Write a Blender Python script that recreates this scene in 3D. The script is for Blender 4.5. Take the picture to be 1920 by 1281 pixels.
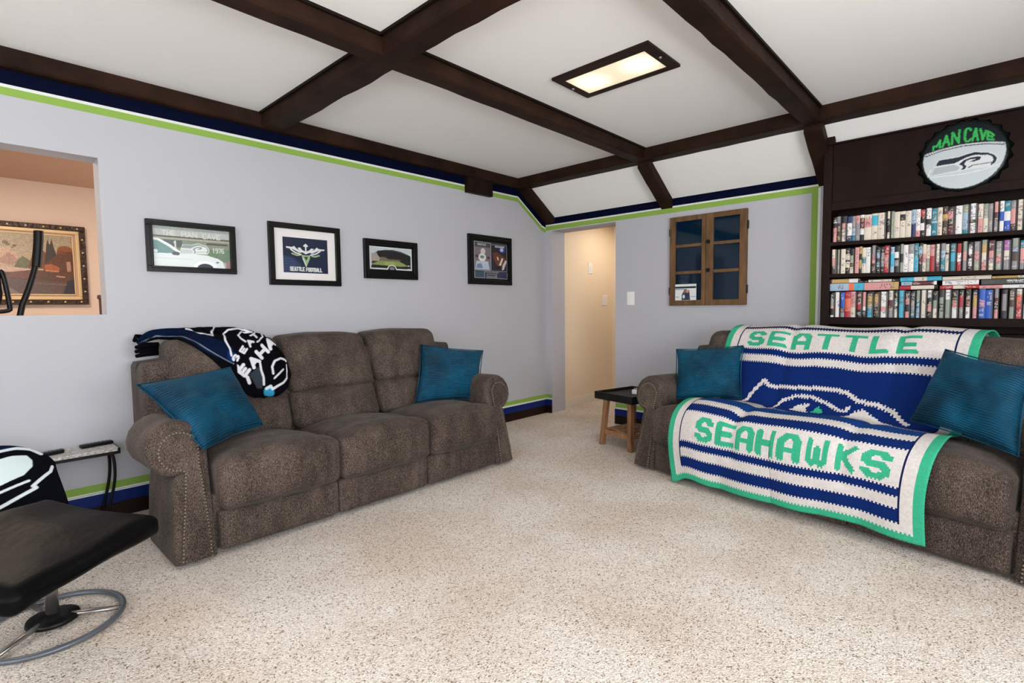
import bpy, bmesh, math, random
import numpy as np
from mathutils import Vector, Matrix
PI = math.pi
rnd = random.Random(7)
for o in list(bpy.data.objects): bpy.data.objects.remove(o)
SC = bpy.context.scene
COL = SC.collection

# ------------------------------------------------------------------ camera, light, exposure
cam_data = bpy.data.cameras.new('camera'); cam = bpy.data.objects.new('camera', cam_data); COL.objects.link(cam)
F_PX = 981.46; YAW, PITCH, ROLL = 0.75076747, -0.06376793, -0.01154429
cy, sy, cp, sp = math.cos(YAW), math.sin(YAW), math.cos(PITCH), math.sin(PITCH)
fwd = Vector((cy*cp, sy*cp, sp)); r0 = Vector((sy, -cy, 0)); u0 = r0.cross(fwd)
rt = math.cos(ROLL)*r0+math.sin(ROLL)*u0; up = -math.sin(ROLL)*r0+math.cos(ROLL)*u0
M = Matrix((rt, up, -fwd)).transposed().to_4x4(); M.translation = (0, 0, 1.2)
cam.matrix_world = M
cam_data.sensor_width = 36; cam_data.sensor_fit = 'HORIZONTAL'; cam_data.lens = F_PX*36/1920
cam_data.clip_start = .02; cam_data.clip_end = 60
SC.camera = cam
SC.view_settings.view_transform = 'Standard'; SC.view_settings.look = 'None'
SC.view_settings.exposure = 0.13; SC.view_settings.gamma = 1; SC.view_settings.use_curve_mapping = False
wd = bpy.data.worlds.new('world'); SC.world = wd; wd.use_nodes = True
wd.node_tree.nodes['Background'].inputs[0].default_value = (.75, .85, 1, 1)
wd.node_tree.nodes['Background'].inputs[1].default_value = 1.0
def area(name, loc, target, sx, sy_, power, color):
    l = bpy.data.lights.new(name, 'AREA'); l.shape = 'RECTANGLE'; l.size = sx; l.size_y = sy_; l.energy = power; l.color = color
    o = bpy.data.objects.new(name, l); COL.objects.link(o); o.location = loc
    o.rotation_euler = (Vector(target)-Vector(loc)).to_track_quat('-Z', 'Y').to_euler(); return o
area('daylight_near_window', (-2.12, 1.2, 1.5), (2, 1.6, 3.4), 2.6, 1.4, 72, (.98, .99, 1))
area('daylight_right_window', (.5, -1.93, 1.5), (.8, 2, 3.3), 3.2, 1.4, 178, (.98, .99, 1))
area('far_room_lamp', (.2, 5.0, 2.38), (.5, 5.2, 0), .6, .6, 34, (1, .80, .62))
area('hall_lamp', (5.6, 3.2, 2.25), (5.6, 3.3, 0), .35, .35, 7, (1, .88, .76))
area('far_room_side_light', (2.6, 5.3, 1.5), (0, 5.3, 1.3), 1.2, 1.2, 16, (1, .93, .88))  # area light standing inside the far room; no window is modelled there

# ------------------------------------------------------------------ helpers
def s2l(c):
    return tuple((v/12.92 if v <= .04045 else ((v+.055)/1.055)**2.4) for v in c)
def rgb(r, g, b): return s2l((r/255, g/255, b/255))
def new_mat(name):
    m = bpy.data.materials.new(name); m.use_nodes = True
    return m, m.node_tree.nodes, m.node_tree.links, m.node_tree.nodes['Principled BSDF']
def mat(name, color, rough=.6, metal=0, spec=.5, bump=None, var=None, coat=0, emit=None, estr=0, stretch=(1, 1, 1), sheen=0):
    """bump=(scale,strength,dist)  var=(scale,amount,detail)"""
    m, N, L, P = new_mat(name)
    P.inputs['Base Color'].default_value = (*color, 1); P.inputs['Roughness'].default_value = rough
    P.inputs['Metallic'].default_value = metal; P.inputs['Specular IOR Level'].default_value = spec
    P.inputs['Coat Weight'].default_value = coat
    if sheen: P.inputs['Sheen Weight'].default_value = sheen; P.inputs['Sheen Roughness'].default_value = .6
    if emit: P.inputs['Emission Color'].default_value = (*emit, 1); P.inputs['Emission Strength'].default_value = estr
    if bump or var:
        tc = N.new('ShaderNodeTexCoord'); mp = N.new('ShaderNodeMapping'); mp.inputs['Scale'].default_value = stretch
        L.new(tc.outputs['Object'], mp.inputs[0])
    if var:
        n = N.new('ShaderNodeTexNoise'); n.inputs['Scale'].default_value = var[0]; n.inputs['Detail'].default_value = var[2]
        L.new(mp.outputs[0], n.inputs[0])
        r = N.new('ShaderNodeValToRGB'); a = var[1]
        r.color_ramp.elements[0].position = .3; r.color_ramp.elements[1].position = .7
        r.color_ramp.elements[0].color = (*[c*(1-a) for c in color], 1); r.color_ramp.elements[1].color = (*[min(1, c*(1+a)) for c in color], 1)
        L.new(n.outputs[0], r.inputs[0]); L.new(r.outputs[0], P.inputs['Base Color'])
    if bump:
        n = N.new('ShaderNodeTexNoise'); n.inputs['Scale'].default_value = bump[0]; n.inputs['Detail'].default_value = 3
        L.new(mp.outputs[0], n.inputs[0]); b = N.new('ShaderNodeBump'); b.inputs['Strength'].default_value = bump[1]; b.inputs['Distance'].default_value = bump[2]
        L.new(n.outputs[0], b.inputs['Height']); L.new(b.outputs[0], P.inputs['Normal'])
    return m
def col_mat(name, rough=.5, coat=0, bump=None, spec=.5, sheen=0):
    m, N, L, P = new_mat(name)
    a = N.new('ShaderNodeAttribute'); a.attribute_name = 'Col'; L.new(a.outputs['Color'], P.inputs['Base Color'])
    P.inputs['Roughness'].default_value = rough; P.inputs['Coat Weight'].default_value = coat; P.inputs['Specular IOR Level'].default_value = spec
    if sheen: P.inputs['Sheen Weight'].default_value = sheen
    if bump:
        tc = N.new('ShaderNodeTexCoord'); n = N.new('ShaderNodeTexNoise'); n.inputs['Scale'].default_value = bump[0]
        L.new(tc.outputs['Object'], n.inputs[0]); b = N.new('ShaderNodeBump'); b.inputs['Strength'].default_value = bump[1]; b.inputs['Distance'].default_value = bump[2]
        L.new(n.outputs[0], b.inputs['Height']); L.new(b.outputs[0], P.inputs['Normal'])
    return m
def link(o, parent=None):
    COL.objects.link(o)
    if parent is not None: o.parent = parent
    return o
def tag(o, label=None, cat=None, group=None, kind=None):
    if label: o['label'] = label
    if cat: o['category'] = cat
    if group: o['group'] = group
    if kind: o['kind'] = kind
    return o
def thing(name, label, cat, loc=(0, 0, 0), rotz=0, group=None):
    o = bpy.data.objects.new(name, None); link(o); o.location = loc; o.rotation_euler = (0, 0, rotz); o.empty_display_size = .1
    return tag(o, label, cat, group)
def mesh_obj(name, verts, faces, m, parent=None, smooth=False):
    me = bpy.data.meshes.new(name); me.from_pydata([tuple(v) for v in verts], [], faces)
    if m is not None:
        for mm in (m if isinstance(m, (list, tuple)) else [m]): me.materials.append(mm)
    if smooth: me.polygons.foreach_set('use_smooth', [True]*len(me.polygons))
    me.update(); return link(bpy.data.objects.new(name, me), parent)
def bm_obj(name, bm, m, parent=None, smooth=False):
    bmesh.ops.recalc_face_normals(bm, faces=bm.faces)
    me = bpy.data.meshes.new(name); bm.to_mesh(me); bm.free()
    for mm in (m if isinstance(m, (list, tuple)) else [m]): me.materials.append(mm)
    if smooth: me.polygons.foreach_set('use_smooth', [True]*len(me.polygons))
    return link(bpy.data.objects.new(name, me), parent)
def box(bm, lo, hi, bev=0, seg=2, f=None, mi=0):
    r = bmesh.ops.create_cube(bm, size=1)
    vs = r['verts']
    for v in vs:
        v.co = Vector([lo[i]+(v.co[i]+.5)*(hi[i]-lo[i]) for i in range(3)])
    if bev:
        es = list({e for v in vs for e in v.link_edges})
        rr = bmesh.ops.bevel(bm, geom=es, offset=bev, segments=seg, affect='EDGES', profile=.5)
        vs = list({v for fc in rr['faces'] for v in fc.verts} | {v for v in vs if v.is_valid})
    if f:
        for v in vs: v.co = Vector(f(v.co))
    if mi:
        for fc in {fc for v in vs for fc in v.link_faces}: fc.material_index = mi
    return vs
def boxes(name, lst, m, parent=None, bev=0, smooth=False):
    bm = bmesh.new()
    for lo, hi in lst: box(bm, lo, hi, bev)
    return bm_obj(name, bm, m, parent, smooth)
def tube(bm, pts, rad, seg=10, closed=False, cap=True, flat=1.0):
    pts = [Vector(p) for p in pts]; n = len(pts); rings = []
    rads = rad if isinstance(rad, (list, tuple)) else [rad]*n
    prev = None
    for i, p in enumerate(pts):
        if closed: d = pts[(i+1) % n]-pts[i-1]
        else: d = pts[min(i+1, n-1)]-pts[max(i-1, 0)]
        d.normalize()
        if prev is None:
            a = Vector((0, 0, 1)) if abs(d.z) < .9 else Vector((1, 0, 0)); x = d.cross(a).normalized()
        else: x = (prev-d*prev.dot(d)).normalized()
        prev = x; y = d.cross(x)
        rings.append([bm.verts.new(p+(x*math.cos(2*PI*k/seg)+y*math.sin(2*PI*k/seg)*flat)*rads[i]) for k in range(seg)])
    m_ = n if closed else n-1
    for i in range(m_):
        a, b = rings[i], rings[(i+1) % n]
        for k in range(seg): bm.faces.new((a[k], a[(k+1) % seg], b[(k+1) % seg], b[k]))
    if cap and not closed:
        bm.faces.new(rings[0][::-1]); bm.faces.new(rings[-1])
def cyl(bm, p0, p1, r0_, r1_=None, seg=20):
    tube(bm, [p0, p1], [r0_, r1_ if r1_ is not None else r0_], seg)
def lathe(bm, prof, seg=32, c=(0, 0, 0)):
    rings = [[bm.verts.new((c[0]+r*math.cos(2*PI*k/seg), c[1]+r*math.sin(2*PI*k/seg), c[2]+z)) for k in range(seg)] for r, z in prof]
    for a, b in zip(rings, rings[1:]):
        for k in range(seg): bm.faces.new((a[k], a[(k+1) % seg], b[(k+1) % seg], b[k]))
    bm.faces.new(rings[0][::-1]); bm.faces.new(rings[-1])
def smoothpts(P, it=2):
    P = [np.array(p, float) for p in P]
    for _ in range(it):
        Q = [P[0]]
        for a, b in zip(P, P[1:]): Q += [.75*a+.25*b, .25*a+.75*b]
        Q.append(P[-1]); P = Q
    return P
def hnoise(x, y, z, s=1.0):
    from mathutils import noise
    return noise.noise(Vector((x, y, z))*s)
def puff(lo, hi, r, bulge=(0, 0, 0), n=14, f=None, wr=0, ws=6, seed=0):
    """rounded soft box grid; bulge per axis = extra outward at face centre; returns verts, faces"""
    lo = np.array(lo, float); hi = np.array(hi, float); c = (lo+hi)/2; h = (hi-lo)/2
    r = min(r, h.min()*.98)
    V = []; Fc = []; idx = {}
    def t_(i): # denser near the edges
        a = -1+2*i/n; return math.copysign(abs(a)**.75 if abs(a) > 0 else 0, a)
    for ax in range(3):
        for sgn in (-1, 1):
            u, v = [(1, 2), (2, 0), (0, 1)][ax]
            g = {}
            for i in range(n+1):
                for j in range(n+1):
                    key = [0, 0, 0]; key[ax] = n if sgn > 0 else 0; key[u] = i; key[v] = j; key = tuple(key)
                    if key not in idx:
                        q = np.array([t_(k) for k in key])
                        p = q*h; inner = np.clip(p, -(h-r), h-r); d = p-inner; L_ = np.linalg.norm(d)
                        nn = d/L_ if L_ > 1e-9 else d
                        p = inner+nn*r if L_ > 1e-9 else p
                        for a in range(3):
                            b1, b2 = [k for k in range(3) if k != a]
                            p[a] += q[a]*bulge[a]*(1-abs(q[b1])**2.5)*(1-abs(q[b2])**2.5)*(1 if abs(q[a]) > .999 else abs(q[a]))
                        p = p+c
                        if wr: p = p+nn*wr*hnoise(p[0]+seed, p[1], p[2]+seed*3, ws)
                        if f: p = np.array(f(p, q))
                        idx[key] = len(V); V.append(p)
                    g[i, j] = idx[key]
            for i in range(n):
                for j in range(n):
                    q4 = (g[i, j], g[i+1, j], g[i+1, j+1], g[i, j+1])
                    Fc.append(q4 if sgn > 0 else q4[::-1])
    return V, Fc
def soft(name, m, parent, *a, **k):
    V, Fc = puff(*a, **k); return mesh_obj(name, V, Fc, m, parent, True)

# ---- flat artwork drawn by code into a colour grid
class Cv:
    def __init__(s, w, h, W, H, bg, ss=2):
        """w,h design units; W,H output cells"""
        s.w, s.h, s.W, s.H, s.ss = w, h, W, H, ss
        s.a = np.zeros((H*ss, W*ss, 3)); s.a[:] = bg
        X, Y = np.meshgrid((np.arange(W*ss)+.5)*w/(W*ss), (np.arange(H*ss)+.5)*h/(H*ss)); s.X, s.Y = X, Y
    def pmask(s, pts):
        m = np.zeros(s.X.shape, bool); n = len(pts)
        for i in range(n):
            (x0, y0), (x1, y1) = pts[i], pts[(i+1) % n]
            if y0 == y1: continue
            c = ((s.Y >= min(y0, y1)) & (s.Y < max(y0, y1)))
            xi = x0+(s.Y-y0)*(x1-x0)/(y1-y0); m ^= c & (s.X < xi)
        return m
    def poly(s, pts, col): s.a[s.pmask(pts)] = col
    def rect(s, x0, y0, x1, y1, col): s.a[(s.X >= x0) & (s.X < x1) & (s.Y >= y0) & (s.Y < y1)] = col
    def ell(s, cx, cy_, rx, ry, col): s.a[((s.X-cx)/rx)**2+((s.Y-cy_)/ry)**2 < 1] = col
    def line(s, pts, wd_, col):
        for (x0, y0), (x1, y1) in zip(pts, pts[1:]):
            dx, dy = x1-x0, y1-y0; L2 = dx*dx+dy*dy+1e-12
            t = np.clip(((s.X-x0)*dx+(s.Y-y0)*dy)/L2, 0, 1)
            s.a[(s.X-x0-t*dx)**2+(s.Y-y0-t*dy)**2 < (wd_/2)**2] = col
    def noise(s, amt, seed=0, cell=1):
        r = np.random.RandomState(seed); n = r.rand(s.a.shape[0]//cell+1, s.a.shape[1]//cell+1, 1)
        n = np.repeat(np.repeat(n, cell, 0), cell, 1)[:s.a.shape[0], :s.a.shape[1]]
        s.a = np.clip(s.a*(1+amt*(n-.5)*2), 0, 1)
    def out(s): return s.a.reshape(s.H, s.ss, s.W, s.ss, 3).mean((1, 3))
FONT = {'A': [[(0, 6), (2, 0), (4, 6)], [(.9, 3.8), (3.1, 3.8)]], 'C': [[(4, 1), (3, 0), (1, 0), (0, 1), (0, 5), (1, 6), (3, 6), (4, 5)]],
 'E': [[(4, 0), (0, 0), (0, 6), (4, 6)], [(0, 3), (3.2, 3)]], 'F': [[(4, 0), (0, 0), (0, 6)], [(0, 3), (3.2, 3)]], 'H': [[(0, 0), (0, 6)], [(4, 0), (4, 6)], [(0, 3), (4, 3)]],
 'I': [[(2, 0), (2, 6)]], 'K': [[(0, 0), (0, 6)], [(4, 0), (0, 3.3)], [(1.2, 2.6), (4, 6)]], 'L': [[(0, 0), (0, 6), (4, 6)]],
 'M': [[(0, 6), (0, 0), (2, 3.5), (4, 0), (4, 6)]], 'N': [[(0, 6), (0, 0), (4, 6), (4, 0)]], 'O': [[(1, 0), (3, 0), (4, 1), (4, 5), (3, 6), (1, 6), (0, 5), (0, 1), (1, 0)]],
 'R': [[(0, 6), (0, 0), (3, 0), (4, 1), (4, 2), (3, 3), (0, 3)], [(2, 3), (4, 6)]],
 'S': [[(4, 1), (3, 0), (1, 0), (0, 1), (0, 2.2), (1, 3), (3, 3), (4, 3.9), (4, 5), (3, 6), (1, 6), (0, 5)]],
 'T': [[(0, 0), (4, 0)], [(2, 0), (2, 6)]], 'V': [[(0, 0), (2, 6), (4, 0)]], 'W': [[(0, 0), (1, 6), (2, 2.5), (3, 6), (4, 0)]],
 'B': [[(0, 0), (0, 6), (3, 6), (4, 5), (4, 4), (3, 3), (0, 3)], [(0, 0), (3, 0), (3.7, .8), (3.7, 2.2), (3, 3)]], 'U': [[(0, 0), (0, 5), (1, 6), (3, 6), (4, 5), (4, 0)]],
 'D': [[(0, 0), (0, 6), (2.6, 6), (4, 4.6), (4, 1.4), (2.6, 0), (0, 0)]], 'G': [[(4, 1), (3, 0), (1, 0), (0, 1), (0, 5), (1, 6), (3, 6), (4, 5), (4, 3), (2.4, 3)]],
 '1': [[(.8, 1.2), (2, 0), (2, 6)]], '9': [[(4, 3), (1, 3), (0, 2), (0, 1), (1, 0), (3, 0), (4, 1), (4, 4.5), (3, 6), (.6, 6)]],
 '7': [[(0, 0), (4, 0), (1.6, 6)]], '6': [[(3.6, 0), (1, 0), (0, 1.6), (0, 5), (1, 6), (3, 6), (4, 5), (4, 3.6), (3, 2.8), (0, 2.8)]]}
def text(cv, st, x, y, w, h, wd_, col, fn=None, gap=.35):
    """letters fill the box x..x+w, y..y+h"""
    n = len(st); cw = w/(n+gap*(n-1))
    for i, ch in enumerate(st):
        for pl in FONT.get(ch, []):
            P = [(x+i*cw*(1+gap)+cw*a/4, y+h*b/6) for a, b in pl]
            if fn:
                Q = []
                for (a0, b0), (a1, b1) in zip(P, P[1:]): Q += [(a0+(a1-a0)*k/4, b0+(b1-b0)*k/4) for k in range(5)]
                P = [fn(*q) for q in Q]
            cv.line(P, wd_, col)
def hawk(cv, fn, navy, grey, white, green, eye_green=True):
    """bird head emblem, facing right, in a 0-100 x 0-40 frame mapped by fn"""
    T = lambda pts: [fn(*p) for p in pts]
    cv.poly(T([(3, 26), (11, 6), (14, 7), (42, 6), (54, 2), (66, 0), (76, 3), (88, 6), (96, 12), (101, 21), (99, 31), (92, 38), (60, 38), (46, 40), (0, 42)]), white)
    cv.poly(T([(6, 20), (12, 8), (42, 7.5), (54, 4), (66, 1.5), (76, 5), (87, 8), (95, 14), (99, 22), (97, 30), (90, 36), (91, 30), (94, 24), (92, 17), (86, 12), (78, 11), (72, 8.5), (64, 8), (54, 10.5), (44, 16), (36, 20)]), navy)
    cv.poly(T([(4.5, 24), (35, 23), (42, 27), (45, 33), (40, 37), (1, 40)]), grey)
    cv.poly(T([(43, 24), (50, 16), (60, 12.5), (70, 12), (76, 14), (74, 20), (66, 22.5), (58, 21.5), (64, 19), (70, 17), (60, 16), (54, 19), (51, 25), (55, 31), (52, 37), (46, 37), (50, 31), (47, 27)]), navy)
    if eye_green: cv.poly(T([(62, 15.5), (70, 15.5), (68, 18.5), (63, 18)]), green)
    cv.line(T([(58, 34), (64, 30), (78, 30), (90, 29)]), (fn(1, 0)[0]-fn(0, 0)[0])*1.6, navy)
def grid_obj(name, pos, cols, m, parent=None, smooth=True, face=False, solid=0):
    """pos (H+1,W+1,3) with face colours (H,W,3) or vertex colours (H+1,W+1,3)"""
    Hh, Ww = pos.shape[0]-1, pos.shape[1]-1
    me = bpy.data.meshes.new(name)
    V = pos.reshape(-1, 3); i = np.arange(Hh)[:, None]*(Ww+1)+np.arange(Ww)[None, :]
    Q = np.stack([i, i+1, i+Ww+2, i+Ww+1], -1).reshape(-1, 4)
    if face and solid == 0: pass
    me.from_pydata(V.tolist(), [], Q[:, ::-1].tolist())
    at = me.attributes.new('Col', 'FLOAT_COLOR', 'CORNER')
    c = np.ones((len(Q), 4, 4), np.float32)
    if face: c[:, :, :3] = cols.reshape(-1, 1, 3)
    else:
        cc = cols.reshape(-1, 3); c[:, :, :3] = cc[Q[:, ::-1]]
    at.data.foreach_set('color', c.ravel())
    me.materials.append(m)
    if smooth: me.polygons.foreach_set('use_smooth', [True]*len(me.polygons))
    me.update(); return link(bpy.data.objects.new(name, me), parent)
def flat_art(name, cv, origin, ux, uy, m, parent):
    """cv drawn on a plane: origin = top-left, ux,uy full edge vectors"""
    c = cv.out(); H_, W_ = c.shape[:2]
    o, ux, uy = np.array(origin, float), np.array(ux, float), np.array(uy, float)
    a = np.linspace(0, 1, W_+1)[None, :, None]; b = np.linspace(0, 1, H_+1)[:, None, None]
    return grid_obj(name, o+a*ux+b*uy, c, m, parent, False, True)

# ------------------------------------------------------------------ materials
M_WALL = mat('wall_paint_grey', rgb(184, 184, 189), .85, bump=(60, .12, .004))
M_CEIL = mat('ceiling_paint', rgb(243, 241, 238), .9, bump=(50, .15, .004))
M_WARM = mat('warm_wall_paint', rgb(226, 205, 188), .85, bump=(60, .1, .004))
M_HALL = mat('cream_hall_paint', rgb(240, 222, 196), .85, bump=(60, .1, .004))
M_TAN = mat('tan_far_ceiling_paint', rgb(200, 166, 142), .9)
M_BEAM = mat('dark_stained_beam', rgb(40, 24, 16), .6, spec=.10, var=(5, .45, 5), bump=(12, .3, .004))
M_BATTEN = mat('dark_batten', rgb(24, 17, 12), .6, spec=.1)
M_NAVY = mat('navy_paint', rgb(3, 9, 36), .7, spec=.06, bump=(60, .1, .003))
M_BLUE = mat('blue_paint', rgb(10, 36, 104), .5, spec=.2)
M_WHITE = mat('white_paint', rgb(225, 226, 222), .6)
M_GREEN = mat('lime_green_paint', rgb(136, 172, 70), .7)
M_BASEB = mat('dark_baseboard_wood', rgb(34, 19, 14), .5, spec=.15, var=(8, .3, 4))
M_CASE = mat('bookcase_wood', rgb(31, 18, 14), .5, spec=.10, var=(4, .25, 5), bump=(20, .1, .002), stretch=(3, 3, .6))
M_CREAMTRIM = mat('cream_trim', rgb(232, 226, 214), .5)

def fabric_mat(name, c1, c2, c3):
    m, N, L, P = new_mat(name)
    tc = N.new('ShaderNodeTexCoord'); mp = N.new('ShaderNodeMapping'); mp.inputs['Scale'].default_value = (1, 1, .35); L.new(tc.outputs['Object'], mp.inputs[0])
    n1 = N.new('ShaderNodeTexNoise'); n1.inputs['Scale'].default_value = 8; n1.inputs['Detail'].default_value = 3; n1.inputs['Roughness'].default_value = .7; L.new(mp.outputs[0], n1.inputs[0])
    n2 = N.new('ShaderNodeTexNoise'); n2.inputs['Scale'].default_value = 330; n2.inputs['Detail'].default_value = 4; n2.inputs['Roughness'].default_value = .75; L.new(mp.outputs[0], n2.inputs[0])
    mx = N.new('ShaderNodeMath'); mx.operation = 'MULTIPLY_ADD'; mx.inputs[1].default_value = .2; L.new(n1.outputs[0], mx.inputs[0])
    m2 = N.new('ShaderNodeMath'); m2.operation = 'MULTIPLY'; m2.inputs[1].default_value = .8; L.new(n2.outputs[0], m2.inputs[0]); L.new(m2.outputs[0], mx.inputs[2])
    r = N.new('ShaderNodeValToRGB'); e = r.color_ramp.elements; e[0].position = .40; e[0].color = (*c1, 1); e[1].position = .60; e[1].color = (*c3, 1)
    k = e.new(.5); k.color = (*c2, 1); L.new(mx.outputs[0], r.inputs[0]); L.new(r.outputs[0], P.inputs['Base Color'])
    P.inputs['Roughness'].default_value = .85; P.inputs['Sheen Weight'].default_value = .08; P.inputs['Sheen Roughness'].default_value = .4; P.inputs['Specular IOR Level'].default_value = .1
    b = N.new('ShaderNodeBump'); b.inputs['Strength'].default_value = .35; b.inputs['Distance'].default_value = .003; L.new(n2.outputs[0], b.inputs['Height']); L.new(b.outputs[0], P.inputs['Normal'])
    return m
M_SOFA = fabric_mat('taupe_chenille', rgb(34, 28, 25), rgb(72, 61, 55), rgb(114, 101, 93))

def carpet_mat():
    m, N, L, P = new_mat('frieze_carpet')
    tc = N.new('ShaderNodeTexCoord')
    v = N.new('ShaderNodeTexVoronoi'); v.inputs['Scale'].default_value = 205; v.inputs['Randomness'].default_value = 1
    w = N.new('ShaderNodeTexNoise'); w.inputs['Scale'].default_value = 55; w.inputs['Detail'].default_value = 2
    va = N.new('ShaderNodeVectorMath'); va.operation = 'MULTIPLY_ADD'; va.inputs[1].default_value = (.02, .02, .02)
    L.new(tc.outputs['Object'], w.inputs[0]); L.new(w.outputs['Color'], va.inputs[0]); L.new(tc.outputs['Object'], va.inputs[2]); L.new(va.outputs[0], v.inputs[0])
    sep = N.new('ShaderNodeSeparateColor'); L.new(v.outputs['Color'], sep.inputs[0])
    r = N.new('ShaderNodeValToRGB'); r.color_ramp.interpolation = 'LINEAR'; e = r.color_ramp.elements
    e[0].position = 0; e[0].color = (*rgb(132, 112, 96), 1); e[1].position = 1; e[1].color = (*rgb(250, 244, 236), 1)
    for p, c in ((.06, rgb(158, 140, 126)), (.13, rgb(214, 201, 189)), (.5, rgb(231, 221, 211)), (.8, rgb(241, 233, 225))):
        k = e.new(p); k.color = (*c, 1)
    L.new(sep.outputs[0], r.inputs[0])
    n = N.new('ShaderNodeTexNoise'); n.inputs['Scale'].default_value = 1.6; n.inputs['Detail'].default_value = 4; L.new(tc.outputs['Object'], n.inputs[0])
    r2 = N.new('ShaderNodeValToRGB'); r2.color_ramp.elements[0].position = .35; r2.color_ramp.elements[0].color = (.86, .81, .76, 1); r2.color_ramp.elements[1].position = .6; r2.color_ramp.elements[1].color = (1, 1, 1, 1)
    L.new(n.outputs[0], r2.inputs[0])
    mx = N.new('ShaderNodeMix'); mx.data_type = 'RGBA'; mx.blend_type = 'MULTIPLY'; mx.inputs[0].default_value = 1
    L.new(r.outputs[0], mx.inputs[6]); L.new(r2.outputs[0], mx.inputs[7]); L.new(mx.outputs[2], P.inputs['Base Color'])
    P.inputs['Roughness'].default_value = 1; P.inputs['Specular IOR Level'].default_value = .1
    n3 = N.new('ShaderNodeTexNoise'); n3.inputs['Scale'].default_value = 140; n3.inputs['Detail'].default_value = 3; L.new(tc.outputs['Object'], n3.inputs[0])
    b = N.new('ShaderNodeBump'); b.inputs['Strength'].default_value = .8; b.inputs['Distance'].default_value = .012; L.new(n3.outputs[0], b.inputs['Height']); L.new(b.outputs[0], P.inputs['Normal'])
    return m
M_CARPET = carpet_mat()
M_BLACKF = mat('black_frame_lacquer', rgb(13, 12, 12), .35, spec=.25)
M_BLACK = mat('black_plastic', rgb(10, 10, 11), .4, spec=.25)
M_MAT = mat('off_white_mat_board', rgb(226, 222, 220), .8)
M_ART = col_mat('printed_art', .35)
M_LEATHER = mat('black_leather', rgb(7, 7, 9), .45, spec=.07, bump=(26, .35, .005))
M_STEEL = mat('brushed_steel', rgb(165, 162, 158), .32, metal=.9)
M_GREYMET = mat('grey_painted_metal', rgb(98, 104, 112), .4, metal=.4)
M_PINE = mat('knotty_pine', rgb(106, 79, 53), .6, spec=.2, var=(7, .35, 6), bump=(25, .2, .002), stretch=(3, 3, .7))
M_RUSTIC = mat('rustic_brown_wood', rgb(146, 104, 70), .6, var=(9, .4, 5), bump=(30, .25, .003), stretch=(3, 3, .6))
M_PANE = mat('dark_blue_glass', rgb(4, 30, 50), .05, spec=.35)
M_PLATE = mat('white_plastic', rgb(238, 238, 236), .35)
M_DIFF = mat('lamp_diffuser', rgb(225, 212, 180), .5, emit=(1, .88, .66), estr=.5)
def bulbs(m):
    N, L = m.node_tree.nodes, m.node_tree.links; P = N['Principled BSDF']; tc = N.new('ShaderNodeTexCoord'); acc = None
    for y in (-.15, .16):
        d = N.new('ShaderNodeVectorMath'); d.operation = 'DISTANCE'; d.inputs[1].default_value = (.012, y, 0); L.new(tc.outputs['Object'], d.inputs[0])
        r = N.new('ShaderNodeMapRange'); r.interpolation_type = 'SMOOTHSTEP'; r.inputs[1].default_value = .02; r.inputs[2].default_value = .15; r.inputs[3].default_value = .7; r.inputs[4].default_value = 0; L.new(d.outputs['Value'], r.inputs[0])
        if acc is None: acc = r.outputs[0]
        else:
            a = N.new('ShaderNodeMath'); a.operation = 'ADD'; L.new(acc, a.inputs[0]); L.new(r.outputs[0], a.inputs[1]); acc = a.outputs[0]
    a = N.new('ShaderNodeMath'); a.operation = 'ADD'; a.inputs[1].default_value = .50; L.new(acc, a.inputs[0]); L.new(a.outputs[0], P.inputs['Emission Strength'])
bulbs(M_DIFF)

# ------------------------------------------------------------------ setting
XB, YL, XN, YR, ZC = 4.63, 3.78, -2.2, -2.0, 2.545
def struct(o): o['kind'] = 'structure'; return o
# floor: carpet over the whole flat, under hall and far room
struct(boxes('floor', [((XN-.1, YR-.1, -.1), (7.0, 7.0, 0))], M_CARPET))
# ceiling: flat part and sloped part down to the back wall
SLX, SLZ, BWZ = 4.24, 2.455, 2.195
ce = struct(boxes('ceiling', [((XN-.1, YR-.1, ZC), (4.26, YL+.12, ZC+.1))], M_CEIL))
V = [(SLX-.1, YR, SLZ+.067), (XB+.02, YR, BWZ-.013), (XB+.02, YL, BWZ-.013), (SLX-.1, YL, SLZ+.067)]
V += [(a, b, c+.12) for a, b, c in V]
mesh_obj('sloped_panel', V, [(0, 1, 2, 3), (7, 6, 5, 4), (0, 4, 5, 1), (1, 5, 6, 2), (2, 6, 7, 3), (3, 7, 4, 0)], M_CEIL, ce)
ZB = 2.45
def rough_beam(name, lo, hi, axis, m=M_BEAM, j=.006, seed=0):
    """hewn beam: a bar with slightly uneven lower edges"""
    n = max(8, int((hi[axis]-lo[axis])/.14)); rr = random.Random(seed); V = []; Fc = []
    o = 1-axis
    for i in range(n+1):
        t = lo[axis]+(hi[axis]-lo[axis])*i/n
        a = lo[o]+rr.uniform(-j, j)*.6; b = hi[o]+rr.uniform(-j, j)*.6; z = lo[2]+rr.uniform(-j, j)*.3; ch = .010
        for (p, q) in ((lo[o], hi[2]), (a, z+ch), (a+ch, z), (b-ch, z), (b, z+ch), (hi[o], hi[2])):
            v = [0, 0, q]; v[axis] = t; v[o] = p; V.append(v)
    for i in range(n):
        for k in range(6): a = i*6+k; b = i*6+(k+1) % 6; Fc.append((a, b, b+6, a+6))
    Fc.append(tuple(range(6))[::-1]); Fc.append(tuple(range(n*6, n*6+6)))
    ob = mesh_obj(name, V, Fc, m, ce)
    bm = bmesh.new(); bm.from_mesh(ob.data); bmesh.ops.recalc_face_normals(bm, faces=bm.faces); bm.to_mesh(ob.data); bm.free()
    return ob
rough_beam('beam', (XN, 2.262, ZB), (4.12, 2.377, ZC+.01), 0, seed=1)
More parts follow.
